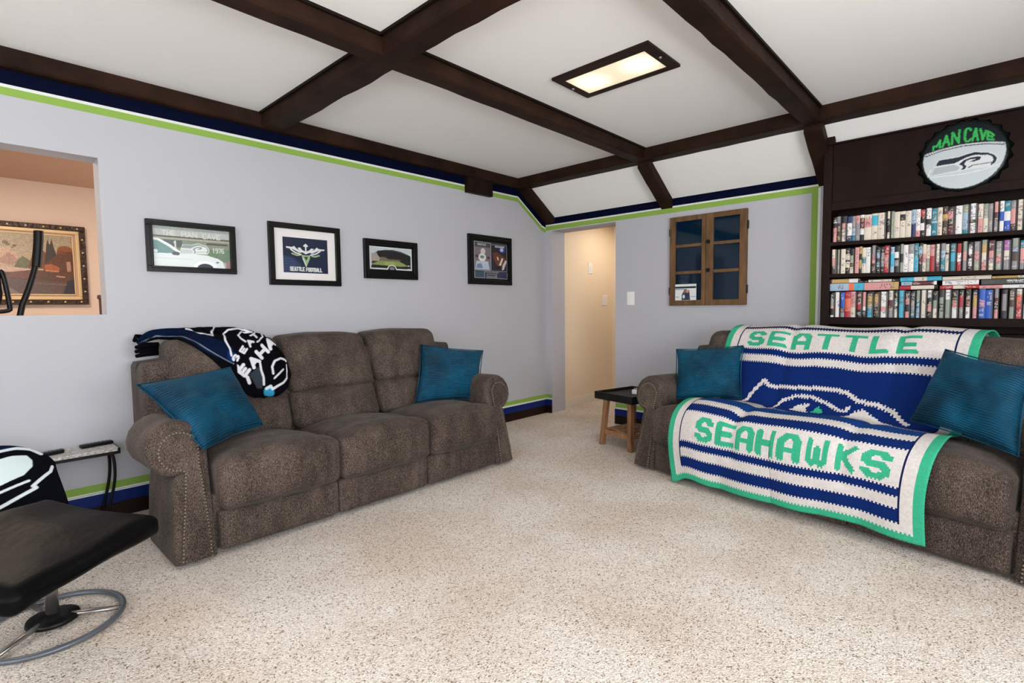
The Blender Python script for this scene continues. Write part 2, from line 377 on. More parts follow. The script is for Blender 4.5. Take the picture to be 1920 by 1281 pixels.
rough_beam('beam', (XN, .945, ZB), (4.12, 1.062, ZC+.01), 0, seed=2)
rough_beam('beam', (XN, -.372, ZB), (4.12, -.255, ZC+.01), 0, seed=3)
rough_beam('beam', (XN, YL-.065, ZB), (4.12, YL+.005, ZC+.01), 0, seed=4)
rough_beam('beam', (1.515, YR, ZB), (1.66, YL-.05, ZC+.01), 1, seed=5, j=.010)
rough_beam('beam', (-1.2, YR, ZB), (-1.06, YL-.05, ZC+.01), 1, seed=6)
rough_beam('beam', (4.10, YR, ZB), (4.245, YL, ZC+.01), 1, seed=7)
for yb in (2.262, .945, -.372, YR): # thin dark battens along the ceiling edge
    boxes('batten', [((XN, yb-.016, ZC-.014), (4.1, yb, ZC+.002))], M_BATTEN, ce)
boxes('batten', [((1.498, YR, ZC-.014), (1.515, YL-.06, ZC+.002))], M_BATTEN, ce)
def slope_beam(y0, y1, seed, d=.085, x1=XB+.0):
    n = 6; V = []; Fc = []; rr = random.Random(seed)
    for i in range(n+1):
        t = i/n; x = SLX-.06+(x1-(SLX-.06))*t; z = SLZ+.04+(BWZ-(SLZ+.04))*t; e = rr.uniform(-.003, .003)
        V += [(x, y0, z+.03), (x, y0+e, z-d), (x, y1+e, z-d), (x, y1, z+.03)]
    for i in range(n):
        for k in range(4): a = i*4+k; b = i*4+(k+1) % 4; Fc.append((a, a+4, b+4, b))
    Fc.append((0, 1, 2, 3)); Fc.append((n*4+3, n*4+2, n*4+1, n*4))
    ob = mesh_obj('beam', V, Fc, M_BEAM, ce); return ob
slope_beam(2.262, 2.372, 11); slope_beam(.945, 1.062, 12); slope_beam(YL-.13, YL+.005, 13, .06)
slope_beam(-.372, -.255, 14)

# walls
struct(boxes('wall_left', [((XN, YL, 0), (-.6, YL+.15, 2.6)), ((-.6, YL, 0), (.622, YL+.15, 1.190)), ((-.6, YL, 2.078), (.622, YL+.15, 2.6)), ((.622, YL, 0), (3.6, YL+.15, 2.6)), ((3.6, YL, 0), (XB, YL+.12, 2.6))], M_WALL))
DY0, DY1, DZ, WT = 2.872, 3.70, 2.055, .24
struct(boxes('wall_back', [((XB, -2.1, 0), (XB+WT, DY0, 2.3)), ((XB, DY0, DZ), (XB+WT, DY1, 2.3)), ((XB, DY1, 0), (XB+WT, YL+.12, 2.3))], M_WALL))
W1 = (-.35, 2.75, .75, 2.2); W2 = (-1.15, 2.15, .75, 2.2)
struct(boxes('wall_near', [((XN-.12, YR-.1, 0), (XN, W1[0], 2.6)), ((XN-.12, W1[1], 0), (XN, YL+.1, 2.6)), ((XN-.12, W1[0], 0), (XN, W1[1], W1[2])), ((XN-.12, W1[0], W1[3]), (XN, W1[1], 2.6))], M_WALL))
struct(boxes('wall_right', [((XN, YR-.12, 0), (W2[0], YR, 2.6)), ((W2[1], YR-.12, 0), (XB, YR, 2.6)), ((W2[0], YR-.12, 0), (W2[1], YR, W2[2])), ((W2[0], YR-.12, W2[3]), (W2[1], YR, 2.6))], M_WALL))
M_GLASS = mat('window_glass', (.9, .95, 1), .05); 
M_GLASS.node_tree.nodes['Principled BSDF'].inputs['Transmission Weight'].default_value = 1
w = struct(boxes('window_1', [((XN-.10, W1[0], W1[2]), (XN-.04, W1[1], W1[2]+.05)), ((XN-.10, W1[0], W1[3]-.05), (XN-.04, W1[1], W1[3])), ((XN-.10, W1[0], W1[2]), (XN-.04, W1[0]+.05, W1[3])), ((XN-.10, W1[1]-.05, W1[2]), (XN-.04, W1[1], W1[3])), ((XN-.10, 1.17, W1[2]), (XN-.04, 1.23, W1[3]))], M_WHITE))
boxes('pane', [((XN-.075, W1[0]+.04, W1[2]+.04), (XN-.07, W1[1]-.04, W1[3]-.04))], M_GLASS, w)
w = struct(boxes('window_2', [((W2[0], YR-.10, W2[2]), (W2[1], YR-.04, W2[2]+.05)), ((W2[0], YR-.10, W2[3]-.05), (W2[1], YR-.04, W2[3])), ((W2[0], YR-.10, W2[2]), (W2[0]+.05, YR-.04, W2[3])), ((W2[1]-.05, YR-.10, W2[2]), (W2[1], YR-.04, W2[3])), ((.47, YR-.10, W2[2]), (.53, YR-.04, W2[3]))], M_WHITE))
boxes('pane', [((W2[0]+.04, YR-.075, W2[2]+.04), (W2[1]-.04, YR-.07, W2[3]-.04))], M_GLASS, w)
# hall behind the doorway
HX = XB+WT
struct(boxes('wall_hall', [((HX, 3.80, 0), (6.9, 3.92, 2.4)), ((6.05, 1.6, 0), (6.2, 3.80, 2.4)), ((HX, 1.5, 0), (6.9, 1.6, 2.4))], M_HALL))
struct(boxes('ceiling_hall', [((HX-.02, 1.5, 2.33), (6.9, 3.95, 2.42))], M_HALL))
struct(boxes('baseboard_hall', [((HX, 3.785, 0), (6.05, 3.80, .095)), ((6.035, 1.6, 0), (6.05, 3.785, .095))], M_CREAMTRIM, bev=.003))
# far room behind the wall opening
struct(boxes('wall_far', [((-3, 6.65, 0), (3.6, 6.77, 2.5)), ((-3.1, YL+.12, 0), (-3, 6.65, 2.5)), ((3.5, YL+.12, 0), (3.6, 6.65, 2.5))], M_WARM))
struct(boxes('ceiling_far', [((-3, YL+.1, 2.435), (3.6, 6.7, 2.52))], M_TAN))

# painted stripes and baseboards (thin painted bands)
def strip(name, pts, w0, w1, wall, m, t=.0025, parent=None):
    """band following a polyline (a, z) on a wall; offset w0..w1 above the line"""
    V = []; Fc = []
    for a, z in pts:
        for zz, d in ((z+w0, 0), (z+w1, 0), (z+w1, t), (z+w0, t)):
            V.append((a, YL-d, zz) if wall == 'L' else (XB-d, a, zz))
    for i in range(len(pts)-1):
        for k in range(4): p = i*4+k; q = i*4+(k+1) % 4; Fc.append((p, q, q+4, p+4))
    Fc.append((3, 2, 1, 0)); Fc.append(tuple(len(V)-4+k for k in range(4)))
    ob = mesh_obj(name, V, Fc, m, parent)
    bm = bmesh.new(); bm.from_mesh(ob.data); bmesh.ops.recalc_face_normals(bm, faces=bm.faces); bm.to_mesh(ob.data); bm.free()
    ob['kind'] = 'structure'; return ob
LT = [(XN, 2.378), (4.165, 2.378), (4.56, 2.115), (XB-.003, 2.098)]
strip('trim_1', LT, 0, .085, 'L', M_NAVY, .002)
strip('trim_2', LT, -.016, 0, 'L', M_WHITE, .003)
strip('trim_3', LT, -.056, -.016, 'L', M_GREEN, .002)
BT = [(-1.9, 2.128), (YL-.003, 2.126)]
strip('trim_4', BT, 0, .072, 'B', M_NAVY, .002)
strip('trim_5', [(1.05, 2.128), (YL-.003, 2.126)], -.015, 0, 'B', M_WHITE, .003)
strip('trim_6', [(1.05, 2.128), (YL-.003, 2.126)], -.060, -.015, 'B', M_GREEN, .002)
struct(boxes('trim_7', [((XB-.0025, 1.062, .2), (XB, 1.106, 2.10))], M_GREEN))
struct(boxes('trim_8', [((XB-.0035, 1.044, .2), (XB, 1.062, 2.10))], M_WHITE))
def baseboard(nm, segs):
    lo = boxes(nm, [((x0, y0, 0), (x1, y1, .088)) for x0, y0, x1, y1 in segs], M_BASEB, bev=.002); lo['kind'] = 'structure'
    boxes('painted_board', [((x0, y0, .088), (x1, y1, .156)) for x0, y0, x1, y1 in segs], M_BLUE, lo, bev=.002)
    boxes('white_cap', [((x0, y0, .156), (x1, y1, .163)) for x0, y0, x1, y1 in segs], M_WHITE, lo)
baseboard('baseboard_left', [(XN, YL-.018, XB, YL)])
baseboard('baseboard_back', [(XB-.018, DY1+.002, XB, YL-.018), (XB-.018, -1.9, XB, DY0-.002)])
strip('trim_9', [(XN, .163), (XB-.003, .163)], 0, .006, 'L', M_WHITE, .003)
strip('trim_10', [(XN, .169), (XB-.003, .169)], 0, .042, 'L', M_GREEN, .002)
strip('trim_11', [(1.05, .163), (DY0-.002, .163)], 0, .006, 'B', M_WHITE, .003)
strip('trim_12', [(1.05, .169), (DY0-.002, .169)], 0, .042, 'B', M_GREEN, .002)
strip('trim_13', [(DY1+.002, .163), (YL-.003, .163)], 0, .006, 'B', M_WHITE, .003)
strip('trim_14', [(DY1+.002, .169), (YL-.003, .169)], 0, .042, 'B', M_GREEN, .002)

# ceiling light
t = thing('ceiling_light', 'recessed rectangular ceiling light with dark frame and lit cream diffuser', 'lamp', (2.665, 1.663, ZC))
boxes('frame', [((-.183, -.312, -.016), (-.118, .312, 0)), ((.142, -.312, -.016), (.183, .312, 0)), ((-.118, -.312, -.016), (.142, -.255, 0)), ((-.118, .268, -.016), (.142, .312, 0))], M_BASEB, t, bev=.002)
boxes('diffuser', [((-.12, -.257, -.008), (.144, .27, -.002))], M_DIFF, t)
for sx_, sy_ in ((0, -.285), (0, .29)):
    bm = bmesh.new(); lathe(bm, [(.008, -.022), (.01, -.018), (.01, -.014)], 12, (sx_, sy_, 0)); bm_obj('screw', bm, M_STEEL, t, True)
area('ceiling_light_bulbs', (2.67, 1.66, ZC-.03), (2.67, 1.66, 0), .24, .5, 6, (1, .88, .66))
# corbel on left wall
tag(boxes('corbel_block', [((3.412, YL-.05, 2.305), (3.745, YL, 2.452))], M_CASE, bev=.004), 'dark brown wooden block under the ceiling beam on the left wall', 'wood block')

# ------------------------------------------------------------------ sofas
W_ = 1.15
def make_sofa(label, loc, rotz, seed, low=0.0):
    t = thing('reclining_sofa', label, 'sofa', loc, rotz, 'matching brown reclining sofas')
    # plinth/body
    boxes('base', [((-.97, .06, .02), (.97, .97, .30))], M_SOFA, t, bev=.02)
    soft('back_frame', M_SOFA, t, (-1.10, .62, .40), (1.10, .99, .93-low), .05, n=10, f=lambda p, q: (p[0], p[1]+.12*max(0, p[2]-.4)*(q[1] < 0), p[2]))
    xs = [(-.955, -.322), (-.318, .318), (.322, .955)]
    for i, (a, b) in enumerate(xs):
        sh = lambda p, q: (p[0], p[1]-.03*math.exp(-((p[2]-.13)/.07)**2), p[2])
        soft('footrest_panel', M_SOFA, t, (a, .005, .022), (b, .12, .222), .022, (0, .018, 0), n=12, wr=.004, ws=7, seed=seed+i)
        def seatf(p, q, a=a, b=b):
            x, y, z = p; u = (x-(a+b)/2)/((b-a)/2)
            # front roll: droops over the front, crowned in the middle, lower at back
            yy = max(0, (y-.05)/.55)
            z2 = z-.055*yy*(q[2]*.5+.5)
            if q[2] > -.2: z2 -= .022*abs(u)**3*(q[2]*.5+.5)
            if q[2] > .3: z2 -= .010*math.exp(-((y-.14)/.04)**2)
            return (x, y, z2)
        soft('seat_cushion', M_SOFA, t, (a+.0005, -.034, .224), (b-.0005, .66, .494), .038, (0, .036, .042), n=20, f=seatf, wr=.007, ws=4.5, seed=seed+i*2)
    bx = [(-1.0, -.345), (-.34, .285), (.29, .935)] 
    bx = [(-.985, -.335), (-.33, .305), (.31, .955)]
    for i, (a, b) in enumerate(bx):
        def lum(p, q): return (p[0], p[1]+.34*(p[2]-.46), p[2])
        soft('lumbar_cushion', M_SOFA, t, (a+.004, .50, .435), (b-.004, .78, .685), .06, (0, .035, .01), n=12, f=lum, wr=.006, ws=5, seed=seed+i+9)
        def bk(p, q):
            x, y, z = p
            u = (x-(a+b)/2)/((b-a)/2); taper = 1-.05*max(0, (z-.75)/.3)
            return ((a+b)/2+(x-(a+b)/2)*taper, y+.42*(z-.66)-.10*max(0, z-.93)*(1 if y < .75 else 1.5), z+.006*(1-u*u)*max(0, q[2]))
        soft('back_cushion', M_SOFA, t, (a, .56, .665), (b, .80, 1.030-low), .052, (.0, .034, .010), n=16, f=bk, wr=.010, ws=4, seed=seed+i*3+20)
    for s in (-1, 1):
        # arm: sweep a cross-section from front to back
        prof = []
        cx, cz, R = 1.093, .548, .134
        prof.append((.965, .02)); prof.append((.965, .30)); prof.append((.962, .47))
        for k in range(0, 15):
            a = math.radians(172-k*(172+118)/14); prof.append((cx+R*math.cos(a), cz+R*math.sin(a)))
        prof += [(1.12, .40), (1.138, .28), (1.15, .12), (1.15, .02)]
        ys = [0, .012, .04, .12, .25, .38, .47, .50, .512]
        V = []; Fc = []; n = len(prof)
        for j, y in enumerate(ys):
            k = {0: .86, 1: .95, 2: .99, 7: .96, 8: .88}.get(j, 1.0)
            for (x, z) in prof:
                ccx, ccz = (cx, cz) if z > .38 else (1.058, z)
                xx = ccx+(x-ccx)*k; zz = ccz+(z-ccz)*k if z > .38 else z
                slant = .20*zz
                yy = y+slant*(1-y*1.9) if y < .5 else y
                yy += .004*hnoise(x*9+seed, z*9, s)
                rz = -.012*(y/.5) if z > .38 else 0; yy += (.10*(z-.3) if y > .4 and z < .4 else 0)
                V.append((s*xx, yy, zz+rz+.003*hnoise(x*8, y*6+seed, z*8)))
        for j in range(len(ys)-1):
            for i in range(n-1):
                q4 = (j*n+i, j*n+i+1, (j+1)*n+i+1, (j+1)*n+i); Fc.append(q4)
        c0 = len(V); V.append((s*1.06, .05, .25)); 
        ob_front = [tuple([i for i in range(n)])]
        Fc.append(tuple(range(n))); Fc.append(tuple((len(ys)-1)*n+i for i in range(n))[::-1])
        V.pop()
        arm = mesh_obj('arm', V, Fc, M_SOFA, t, True)
        bm = bmesh.new(); bm.from_mesh(arm.data); bmesh.ops.recalc_face_normals(bm, faces=bm.faces); bm.to_mesh(arm.data); bm.free()
        # front panel with nail heads
        out = []
        r2 = .092
        out.append((.995, .03)); out.append((.998, .2)); out.append((1.004, .36)); out.append((1.012, .47))
        for k in range(0, 11):
            a = math.radians(165-k*(165+95)/10); out.append((cx+.0+r2*math.cos(a), cz-.005+r2*math.sin(a)))
        out += [(1.075, .43), (1.082, .36), (1.105, .2), (1.128, .03)]
        def fr(x, z, d): return (s*x, z*.20-.004-d, z)
        Vp = [fr(x, z, -.01) for x, z in out]+[fr(x, z, .008) for x, z in out]+[fr(1.055+(x-1.055)*.9, z if z < .1 else .3+(z-.3)*.96, .014) for x, z in out]
        m_ = len(out); Fp = []
        for k in range(m_):
            k2 = (k+1) % m_; Fp.append((k, k2, m_+k2, m_+k)); Fp.append((m_+k, m_+k2, 2*m_+k2, 2*m_+k))
        Fp.append(tuple(range(2*m_, 3*m_)))
        pn = mesh_obj('front_panel', Vp, Fp, M_SOFA, arm)
        bm = bmesh.new(); bm.from_mesh(pn.data); bmesh.ops.recalc_face_normals(bm, faces=bm.faces); bm.to_mesh(pn.data); bm.free()
        # nail heads along the panel edge
        seq = out; pts = []
        Ls = [math.dist(seq[k], seq[k+1]) for k in range(len(seq)-1)]; tot = sum(Ls); d = 0; step = .0165
        while d < tot:
            r_ = d; k = 0
            while k < len(Ls)-1 and r_ > Ls[k]: r_ -= Ls[k]; k += 1
            f_ = r_/Ls[k]; pts.append((seq[k][0]+(seq[k+1][0]-seq[k][0])*f_, seq[k][1]+(seq[k+1][1]-seq[k][1])*f_)); d += step
        bm = bmesh.new()
        for x, z in pts:
            xx = 1.055+(x-1.055)*.93; zz = z if z < .1 else .3+(z-.3)*.97
            r = bmesh.ops.create_icosphere(bm, subdivisions=1, radius=.0044, matrix=Matrix.Translation(fr(xx, zz, .013)))
        nl = bm_obj('nailhead_trim', bm, M_NAIL, arm, True); nl['kind'] = 'stuff'
    return t
M_NAIL = mat('antique_nailhead', rgb(150, 134, 114), .45, metal=.5)
sofa_a = make_sofa('brown reclining sofa along the left wall under the framed pictures', (1.80, 2.745, 0), 0, 1)
RA = math.atan2(-.978, -.209)
sofa_b = make_sofa('brown reclining sofa at right in front of the bookcase, covered by crochet blanket', (3.221, .871, 0), RA, 5, .035)

# ------------------------------------------------------------------ pillows
def pillow_mat(name, c1, c2):
    m, N, L, P = new_mat(name)
    uvn = N.new('ShaderNodeUVMap'); sep = N.new('ShaderNodeSeparateXYZ'); L.new(uvn.outputs[0], sep.inputs[0])
    mu = N.new('ShaderNodeMath'); mu.operation = 'MULTIPLY'; mu.inputs[1].default_value = 2*PI*34; L.new(sep.outputs[1], mu.inputs[0])
    tc = N.new('ShaderNodeTexCoord'); nz = N.new('ShaderNodeTexNoise'); nz.inputs['Scale'].default_value = 9; L.new(tc.outputs['Object'], nz.inputs[0])
    m3 = N.new('ShaderNodeMath'); m3.operation = 'MULTIPLY_ADD'; m3.inputs[1].default_value = 5; L.new(nz.outputs[0], m3.inputs[0]); L.new(mu.outputs[0], m3.inputs[2])
    si = N.new('ShaderNodeMath'); si.operation = 'SINE'; L.new(m3.outputs[0], si.inputs[0])
    b = N.new('ShaderNodeBump'); b.inputs['Strength'].default_value = .6; b.inputs['Distance'].default_value = .004; L.new(si.outputs[0], b.inputs['Height']); L.new(b.outputs[0], P.inputs['Normal'])
    r = N.new('ShaderNodeValToRGB'); r.color_ramp.elements[0].position = .35; r.color_ramp.elements[0].color = (*c1, 1); r.color_ramp.elements[1].position = .65; r.color_ramp.elements[1].color = (*c2, 1)
    n2 = N.new('ShaderNodeTexNoise'); n2.inputs['Scale'].default_value = 4; n2.inputs['Detail'].default_value = 3; L.new(tc.outputs['Object'], n2.inputs[0]); L.new(n2.outputs[0], r.inputs[0]); L.new(r.outputs[0], P.inputs['Base Color'])
    P.inputs['Roughness'].default_value = .6; P.inputs['Specular IOR Level'].default_value = .25; P.inputs['Sheen Weight'].default_value = .06; P.inputs['Sheen Roughness'].default_value = .35; P.inputs['Sheen Tint'].default_value = (.2, .7, 1, 1)
    return m
M_PIL = pillow_mat('ribbed_teal_velvet', rgb(0, 46, 68), rgb(0, 78, 108))
def pillow(label, c, thick=.15, n=26, seed=0, swap=False, dent=(.5, .5, 0)):
    """c = 4 corners (tl, tr, br, bl) seen from the room"""
    c = [Vector(p) for p in c]; cen = sum(c, Vector())/4
    t = thing('throw_pillow', label, 'pillow', cen, 0, 'teal velvet throw pillows')
    c = [p-cen for p in c]
    nrm = (c[1]-c[0]+c[2]-c[3]).cross(c[3]-c[0]+c[2]-c[1]).normalized()
    if nrm.dot(Vector((0, 0, 1.2))-cen) < 0: nrm = -nrm
    V = []; Fc = []; UV = []
    for side in (1, -1):
        for j in range(n+1):
            for i in range(n+1):
                u, v = i/n, j/n; a, b = 2*u-1, 2*v-1
                # concave edges: pull the sides in between the corners
                pu = u+(.5-u)*.10*(1-b*b)*abs(a)**3; pv = v+(.5-v)*.10*(1-a*a)*abs(b)**3
                p = c[0]*(1-pu)*(1-pv)+c[1]*pu*(1-pv)+c[2]*pu*pv+c[3]*(1-pu)*pv
                h = ((1-a*a)*(1-b*b))**.42*(.5*thick)
                h *= 1+.18*hnoise(u*3+seed, v*3, side)
                h += (.012*hnoise(u*7+seed*2, v*7, 3)+.016*hnoise(u*2.2+seed, v*8+u*3, 5))*(1-a*a)*(1-b*b)
                if side > 0: h -= dent[2]*math.exp(-((u-dent[0])**2+(v-dent[1])**2)/.03)
                V.append(p+nrm*h*side); UV.append((u, v) if not swap else (v, u))
        o = 0 if side > 0 else (n+1)**2
        for j in range(n):
            for i in range(n):
                q = (o+j*(n+1)+i, o+j*(n+1)+i+1, o+(j+1)*(n+1)+i+1, o+(j+1)*(n+1)+i)
                Fc.append(q if side < 0 else q[::-1])
    ob = mesh_obj('cover', V, Fc, M_PIL, t, True)
    uv = ob.data.uv_layers.new(name='UVMap')
    for l in ob.data.loops: uv.data[l.index].uv = UV[l.vertex_index]
    bm = bmesh.new(); bm.from_mesh(ob.data); bmesh.ops.remove_doubles(bm, verts=bm.verts, dist=.0005); bmesh.ops.recalc_face_normals(bm, faces=bm.faces); bm.to_mesh(ob.data); bm.free()
    # piping seam
    bm = bmesh.new(); ring = []
    for k in range(4):
        a_, b_ = c[k], c[(k+1) % 4]
        for q in range(10):
            f_ = q/10; p = a_.lerp(b_, f_); g = 1-(2*f_-1)**2
            ring.append(p+(-p)*.10*.5*g*2*.5)
    tube(bm, ring, .0035, 6, closed=True); bm_obj('seam_piping', bm, M_PIL, t, True)
    return t
pillow('large teal velvet pillow leaning on the left arm of the left-wall sofa', [(.600, 3.06, .850), (1.117, 3.33, .87), (1.215, 3.13, .535), (.80, 2.79, .535)], .16, seed=3, dent=(.55, .75, .02))
pillow('teal velvet pillow standing at the right end of the left-wall sofa', [(2.528, 3.35, .921), (3.06, 3.19, .845), (2.855, 3.02, .475), (2.30, 3.13, .51)], .15, seed=5)
pillow('creased teal velvet pillow at the left end of the right-hand sofa', [(3.859, 1.845, .864), (3.885, 1.346, .912), (3.731, 1.297, .545), (3.675, 1.78, .50)], .15, seed=8, dent=(.8, .45, .03))
pillow('big teal velvet pillow at the right end of the right-hand sofa, over the crochet blanket', [(3.642, .209, .952), (3.399, -.116, .896), (3.16, -.081, .525), (3.474, .334, .575)], .17, seed=11, swap=False, dent=(.6, .8, .02))

# ------------------------------------------------------------------ cloth resting on cushions
from mathutils.bvhtree import BVHTree
def lift_off(pos, sofa, gap, org=None, rz=0, fixed_world=None):
    """move cloth points that would sink into the sofa cushions out to their surface (sofa-local frame)"""
    bpy.context.view_layer.update(); inv = sofa.matrix_world.inverted(); V = []; Fc = []
    for c in sofa.children:
        if c.name.split('.')[0] not in ('seat_cushion', 'back_cushion', 'lumbar_cushion', 'footrest_panel', 'back_frame'): continue
        b = len(V); V += [inv@(c.matrix_world@v.co) for v in c.data.vertices]; Fc += [tuple(b+i for i in p.vertices) for p in c.data.polygons]
    T_ = BVHTree.FromPolygons(V, Fc)
    toL = Matrix.Identity(4) if org is not None else inv@Matrix.Translation(fixed_world); toW = toL.inverted(); H_, W2_ = pos.shape[:2]; d = np.zeros((H_, W2_, 2)); P = pos.copy()
    for it in range(3):
        for j in range(H_):
            for i in range(W2_):
                p = toL@Vector(P[j, i])
                f_ = T_.ray_cast(Vector((p.x, -1, p.z)), Vector((0, 1, 0))); t_ = T_.ray_cast(Vector((p.x, p.y, 2)), Vector((0, 0, -1)))
                if f_[0] is None or t_[0] is None: continue
                dy = p.y-(f_[0].y-gap); dz = (t_[0].z+gap)-p.z
                if dy > 0 and dz > 0:
                    if dy < dz: p.y -= dy
                    else: p.z += dz
                    P[j, i] = toW@p
        if it < 2: # relax
            Q = P.copy(); Q[1:-1, 1:-1] = .5*P[1:-1, 1:-1]+.125*(P[:-2, 1:-1]+P[2:, 1:-1]+P[1:-1, :-2]+P[1:-1, 2:]); P = Q
    return P
# ------------------------------------------------------------------ crochet blanket on the right sofa
prof = [(.97, .78), (.96, .93), (.88, 1.025), (.80, 1.045), (.70, 1.015), (.63, .9), (.575, .75), (.535, .66), (.48, .58), (.45, .515), (.37, .51), (.2, .545), (.05, .535), (-.05, .48), (-.08, .37), (-.07, .22), (-.055, .06)]
PR = np.array(smoothpts(prof, 2)); LL = np.r_[0, np.cumsum(np.hypot(*np.diff(PR, axis=0).T))]
TOT = 1.934; S0, S1 = .335, 1.805
CW, CH = 168, 222
K_W, K_B, K_B2, K_G, K_DN = rgb(214, 208, 205), rgb(8, 38, 102), rgb(8, 60, 128), rgb(58, 172, 134), rgb(12, 26, 76)
cv = Cv(1.47, TOT, CW, CH, K_B, 1)
def sx(s): return s-S0
def band(v0, v1, col): cv.rect(0, v0, 1.47, v1, col)
band(.30, .40, K_W); band(.40, .43, K_DN); band(.43, .594, K_W); band(.639, .687, K_W)
band(1.05, 1.343, K_B2); band(1.343, 1.415, K_W); band(1.415, 1.482, K_B); band(1.482, 1.670, K_W); band(1.718, 1.779, K_W)
def pl(pts, w_, col=K_W): cv.line([(sx(a), b) for a, b in pts], w_, col)
pl([(.611, 1.05), (.641, .932), (.695, .821), (.734, .857), (.879, .850), (1.037, .833), (1.146, .830), (1.219, .844), (1.298, .895), (1.396, .902), (1.477, .928), (1.564, 1.005)], .026)
pl([(.806, 1.062), (.855, .954), (.935, .905), (1.024, .899), (1.123, .929), (1.202, .965), (1.237, .969), (1.253, .942)], .021)
P2 = lambda pts, col: cv.poly([(sx(a), b) for a, b in pts], col)
P2([(.920, 1.03), (.955, .965), (1.03, .940), (1.009, .985), (1.036, 1.03)], K_W)
P2([(1.045, 1.015), (1.065, .975), (1.08, .950), (1.095, .970), (1.12, 1.0), (1.10, 1.025)], K_G)
P2([(1.235, 1.06), (1.285, .965), (1.332, .940), (1.39, .975), (1.52, 1.070), (1.4, 1.10)], K_W)
P2([(.56, 1.075), (.64, 1.05), (.80, 1.06), (.86, 1.075), (.78, 1.20), (.70, 1.17)], rgb(190, 182, 176))
pl([(.36, 1.20), (.50, 1.13), (.62, 1.17), (.78, 1.20), (.88, 1.11), (1.1, 1.085), (1.3, 1.12), (1.5, 1.10), (1.7, 1.095)], .013)
def word(st, spans, y0, y1, wd_):
    for ch, (a, b) in zip(st, spans):
        for dx in ((0, .006, .012) if ch not in 'WK' else (.006,)): text(cv, ch, sx(a)+wd_/2+dx, y0+wd_/2, (b-a)-wd_-.012, (y1-y0)-wd_, wd_, K_G)
FONT_A0, FONT_W0 = FONT['A'], FONT['W']
FONT['A'] = [[(0, 6), (0, 1.2), (1.2, 0), (2.8, 0), (4, 1.2), (4, 6)], [(0, 3.6), (4, 3.6)]]
FONT['W'] = [[(0, 0), (0, 5), (1, 6), (2, 5), (2, 2)], [(2, 5), (3, 6), (4, 5), (4, 0)]]
word('SEATTLE', [(.50, .63), (.660, .790), (.818, .942), (.968, 1.098), (1.128, 1.262), (1.288, 1.395), (1.425, 1.545)], .458, .578, .0255)
word('SEAHAWKS', [(.553, .678), (.694, .829), (.832, .955), (.967, 1.099), (1.117, 1.246), (1.262, 1.385), (1.402, 1.51), (1.525, 1.658)], 1.516, 1.656, .029)
FONT['A'], FONT['W'] = FONT_A0, FONT_W0
for w_, col in ((.108, K_DN), (.095, K_W), (.048, K_G)):
    for x0, x1 in ((0, w_), (1.47-w_, 1.47)): cv.rect(x0, 0, x1, TOT, col)
cv.rect(0, 0, 1.47, .05, K_G); cv.rect(.048, .05, 1.422, .09, K_W); cv.rect(.048, 1.849, 1.422, 1.888, K_W); cv.rect(0, 1.888, 1.47, TOT, K_G)
colr = cv.out(); rs = np.random.RandomState(4)
c2 = colr.copy(); c2[1:, ::2] = colr[:-1, ::2]; c_ = lambda v: int(v/TOT*CH)
for v0, v1 in ((.445, .585), (1.50, 1.66)): c2[c_(v0):c_(v1)] = colr[c_(v0):c_(v1)]
colr[:] = colr            # alternate stitches sit one row lower: saw-tooth colour changes
colr = c2*(.93+.14*rs.rand(CH, CW, 1))
def prof_at(v):
    v = np.clip(v, 0, LL[-1]-1e-6); k = int(np.searchsorted(LL, v, side='right')-1); k = min(k, len(LL)-2)
    f_ = (v-LL[k])/(LL[k+1]-LL[k]); p = PR[k]+(PR[k+1]-PR[k])*f_; d = PR[k+1]-PR[k]; d = d/np.hypot(*d); return p, np.array([-d[1], d[0]])
afg = thing('crochet_blanket', 'blue, white and green crochet football blanket spread over the right-hand sofa', 'blanket', (3.221, .871, 0), RA)
SUB = 1
pos = np.zeros((CH*SUB+1, CW*SUB+1, 3)); 
for j in range(CH*SUB+1):
    v = TOT*j/(CH*SUB); vv = v*LL[-1]/TOT
    p, nr = prof_at(vv)
    nr = nr if nr[0] <= 0 or nr[1] >= 0 else -nr
    # outward normal: towards room (-y) / up
    if nr[0]*-1+nr[1] < 0: nr = -nr
    for i in range(CW*SUB+1):
        s_ = S0+(S1-S0)*i/(CW*SUB)
        lx = s_-1.12
        # gentle waves: cushions gaps and hem folds
        wob = .008*math.sin(s_*9+v*2)+.005*hnoise(s_*5, v*5, 2)
        gap = -.012*math.exp(-((abs(lx)-.32)/.035)**2) if .25 < vv < 1.75 else 0
        hem = (.018*math.sin(s_*11+1.3)+.012*math.sin(s_*5))*max(0, (v-1.5)/.46)
        if .48 < v < .62: wob += .004*math.sin(s_*20)
        lift = .0032*((i+j) % 2) # stitch bumps
        off = wob+gap+abs(hem)*.9+lift+.012
        q = p+nr*off
        edge = (.010*math.sin(v*10)+.012*math.sin(v*4.3+1))*(abs(lx)/.7)
        lowshift = .03*max(0, (v-1.2)/.7)*(1 if i < CW*SUB/2 else .0)
        g_ = lambda c_, w__: math.exp(-((s_-c_)/w__)**2)
        dzv = -.016*(g_(.86, .10)+g_(1.29, .11))*max(0, 1-abs(v-.6)/.3)-.020*g_(.80, .05)*max(0, 1-abs(v-1.42)/.14)-(.050*g_(.35, .07)-.012*g_(.50, .10)-.030*g_(1.50, .22)-.030*g_(1.85, .25))*max(0, (v-1.45)/.48)
        pos[j, i] = (lx+edge+lowshift*(1-i/(CW*SUB))*1.6, q[0], q[1]+dzv+.008*math.sin(s_*6.5+.5)*max(0, (v-1.6)/.36))
cc = np.repeat(np.repeat(colr, SUB, 0), SUB, 1)
M_YARN = col_mat('crochet_yarn', .95, bump=(420, .5, .003), spec=.15)
